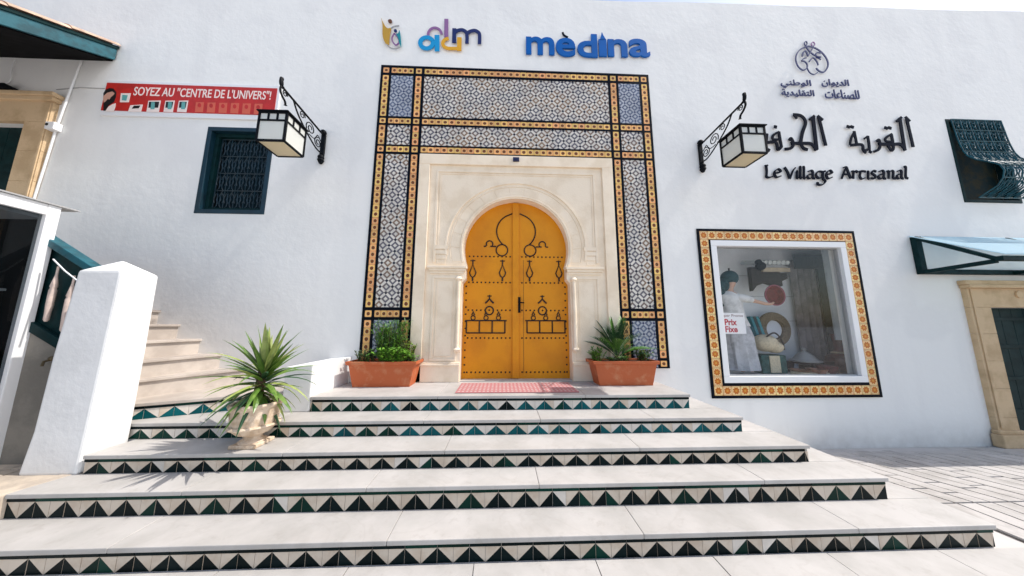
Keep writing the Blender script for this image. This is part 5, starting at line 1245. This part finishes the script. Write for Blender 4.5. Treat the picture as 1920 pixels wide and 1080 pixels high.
for k, x_ in enumerate((4.13, 4.18, 4.23)):
    s = MB(); s.prism([(x_, 4.28, 1.22), (x_ + .045, 4.28, 1.22), (x_ - .06, 4.28, 1.62), (x_ - .105, 4.28, 1.62)], (0, .12, 0)); o = s.build('teal_folder', [mat('teal_board', ((.01, .16, .2), (.01, .03, .04), (.02, .20, .24))[k], .5)], bevel=.003)
    o['label'] = ('left teal board leaning between mannequin and straw hat', 'black board leaning between two teal boards', 'right teal board leaning next to the straw hat')[k]; o['category'] = 'board'
# curtain and pipe
def curtain(name, x0_, x1_, z0_, z1_, y_, m_, label, folds, amp=.03, lean=0):
    s = MB(); n = folds * 8; vs = []
    for z_, le in ((z0_, lean), ((z0_ + z1_) / 2, lean * .5), (z1_, 0)):
        for j in range(n + 1): t = j / n; vs.append((x0_ + (x1_ - x0_) * t + le, y_ + amp * math.sin(t * folds * 2 * math.pi), z_))
    s.add(vs, [(i * (n + 1) + j, i * (n + 1) + j + 1, (i + 1) * (n + 1) + j + 1, (i + 1) * (n + 1) + j) for i in range(2) for j in range(n)])
    o = s.build(name, [m_], smooth=True); o['label'] = label; o['category'] = 'curtain'; return o
curtain('curtain', 5.06, 5.50, NZ0 + .01, 2.62, 4.50, mat('grey_curtain', (.24, .22, .22), .9, .3, 6), 'long grey curtain hanging in the middle of the display', 4)
curtain('curtain', 5.48, 5.86, NZ0 + .01, 2.68, 4.44, mat('dark_green_curtain', (.03, .055, .06), .9, .3, 6), 'dark greenish curtain hanging at the right of the display', 4)
curtain('curtain', 5.20, 5.44, 1.25, 2.84, 4.10, mat('pale_curtain', (.55, .60, .62), .9, .1, 6), 'pale curtain gathered in front of the dark one above the vase', 3)
s = MB(); s.box(5.02, 5.70, 4.36, 4.40, 2.44, 2.70); o = s.build('pelmet', [mat('dark_pelmet', (.03, .045, .05), .8, .5, 30)], bevel=.006); o['label'] = 'dark striped pelmet above the grey curtain'; o['category'] = 'pelmet'
vz = thing('red_vase', 'tall dark red gourd shaped vase at the right end of the display', 'vase')
s = MB(); s.lathe([(.12, 0), (.17, .04), (.21, .14), (.19, .24), (.10, .31), (.075, .38), (.085, .50), (.10, .60), (.085, .60)], (5.36, 4.18, FZ), 24); s.build('vase_body', [mat('dark_red_glaze', (.075, .010, .008), .3, .4, 8)], parent=vz, smooth=True)
s = MB(); s.lathe([(.115, .30), (.125, .31), (.105, .325)], (5.36, 4.18, FZ), 20); s.build('band', [straw_l], parent=vz, smooth=True)
tg = thing('tagine_dish', 'grey domed lidded dish on a dark tray in the display', 'dish')
s = MB(); s.lathe([(.16, .16), (.19, .17), (.19, .19), (.15, .20), (.10, .27), (.05, .31), (.02, .33), (.03, .36), (.01, .38)], (4.82, 4.25, FZ), 22); s.build('lid', [mat('grey_glaze', (.28, .28, .28), .4)], parent=tg, smooth=True)
s = MB(); s.lathe([(.08, 0), (.08, .12), (.20, .145), (.20, .16), (.01, .16)], (4.82, 4.25, FZ), 22); s.build('dish', [dk], parent=tg, smooth=True)
for k, (x_, y_, r_, h_, c_, lab) in enumerate(((4.55, 4.10, .13, .07, (.30, .14, .08), 'shallow patterned brown bowl near the woven bag'), (4.72, 4.02, .12, .09, (.38, .16, .10), 'brown red bowl in front of the domed dish'), (4.92, 4.05, .13, .13, (.16, .03, .03), 'dark red bowl left of the vase'), (5.08, 4.22, .12, .18, (.05, .02, .02), 'blackish deep bowl close to the vase'), (4.62, 4.36, .10, .16, (.02, .02, .03), 'small dark jug behind the bowls'))):
    s = MB(); s.lathe([(r_ * .5, 0), (r_ * .8, h_ * .4), (r_, h_), (r_ * .93, h_), (r_ * .7, h_ * .4), (.01, h_ * .15)], (x_, y_, FZ), 20); o = s.build('bowl', [mat('bowl_glaze_%s' % 'abcde'[k], c_, .35, .5, 18)], smooth=True); o['label'] = lab; o['category'] = 'bowl'; o['group'] = 'pottery on the display floor'
s = MB(); s.prism([(4.40, 3.96, FZ), (4.85, 3.96, FZ), (4.85, 4.12, FZ), (4.40, 4.12, FZ)], (0, 0, .04)); 
o = s.build('display_cloth', [straw_l], bevel=.01); o['label'] = 'pale cloth pad at the front of the display floor'; o['category'] = 'cloth'
# paper notice on the glass
pn = thing('paper_notice', 'white paper notice with red handwriting stuck inside the glass', 'notice')
pa, pb = at(1347, 586, 3.778), at(1399, 626, 3.778)
s = MB(); s.prism([(pa.x, 3.778, pa.z), (pb.x, 3.778, pa.z - .008), (pb.x + .005, 3.778, pb.z), (pa.x + .01, 3.778, pb.z)], (0, -.002, 0)); s.build('paper', [mat('paper', (.82, .80, .80), .8)], parent=pn)
rdi = mat('red_ink', (.45, .01, .03), .6); w_, h_ = pb.x - pa.x, pa.z - pb.z
put_text('Super Promo', pn, pa.x + .05 * w_, pb.x - .05 * w_, pa.z - .24 * h_, pa.z - .08 * h_, 3.7755, mat('dark_red_ink', (.15, .02, .04), .6), 'small_line', ext=.0004)
put_text('Prix', pn, pa.x + .2 * w_, pa.x + .68 * w_, pa.z - .60 * h_, pa.z - .30 * h_, 3.7755, rdi, 'word', offset=.03, ext=.0004)
put_text('Fixe', pn, pa.x + .2 * w_, pa.x + .68 * w_, pa.z - .93 * h_, pa.z - .64 * h_, 3.7755, rdi, 'word', offset=.03, ext=.0004)
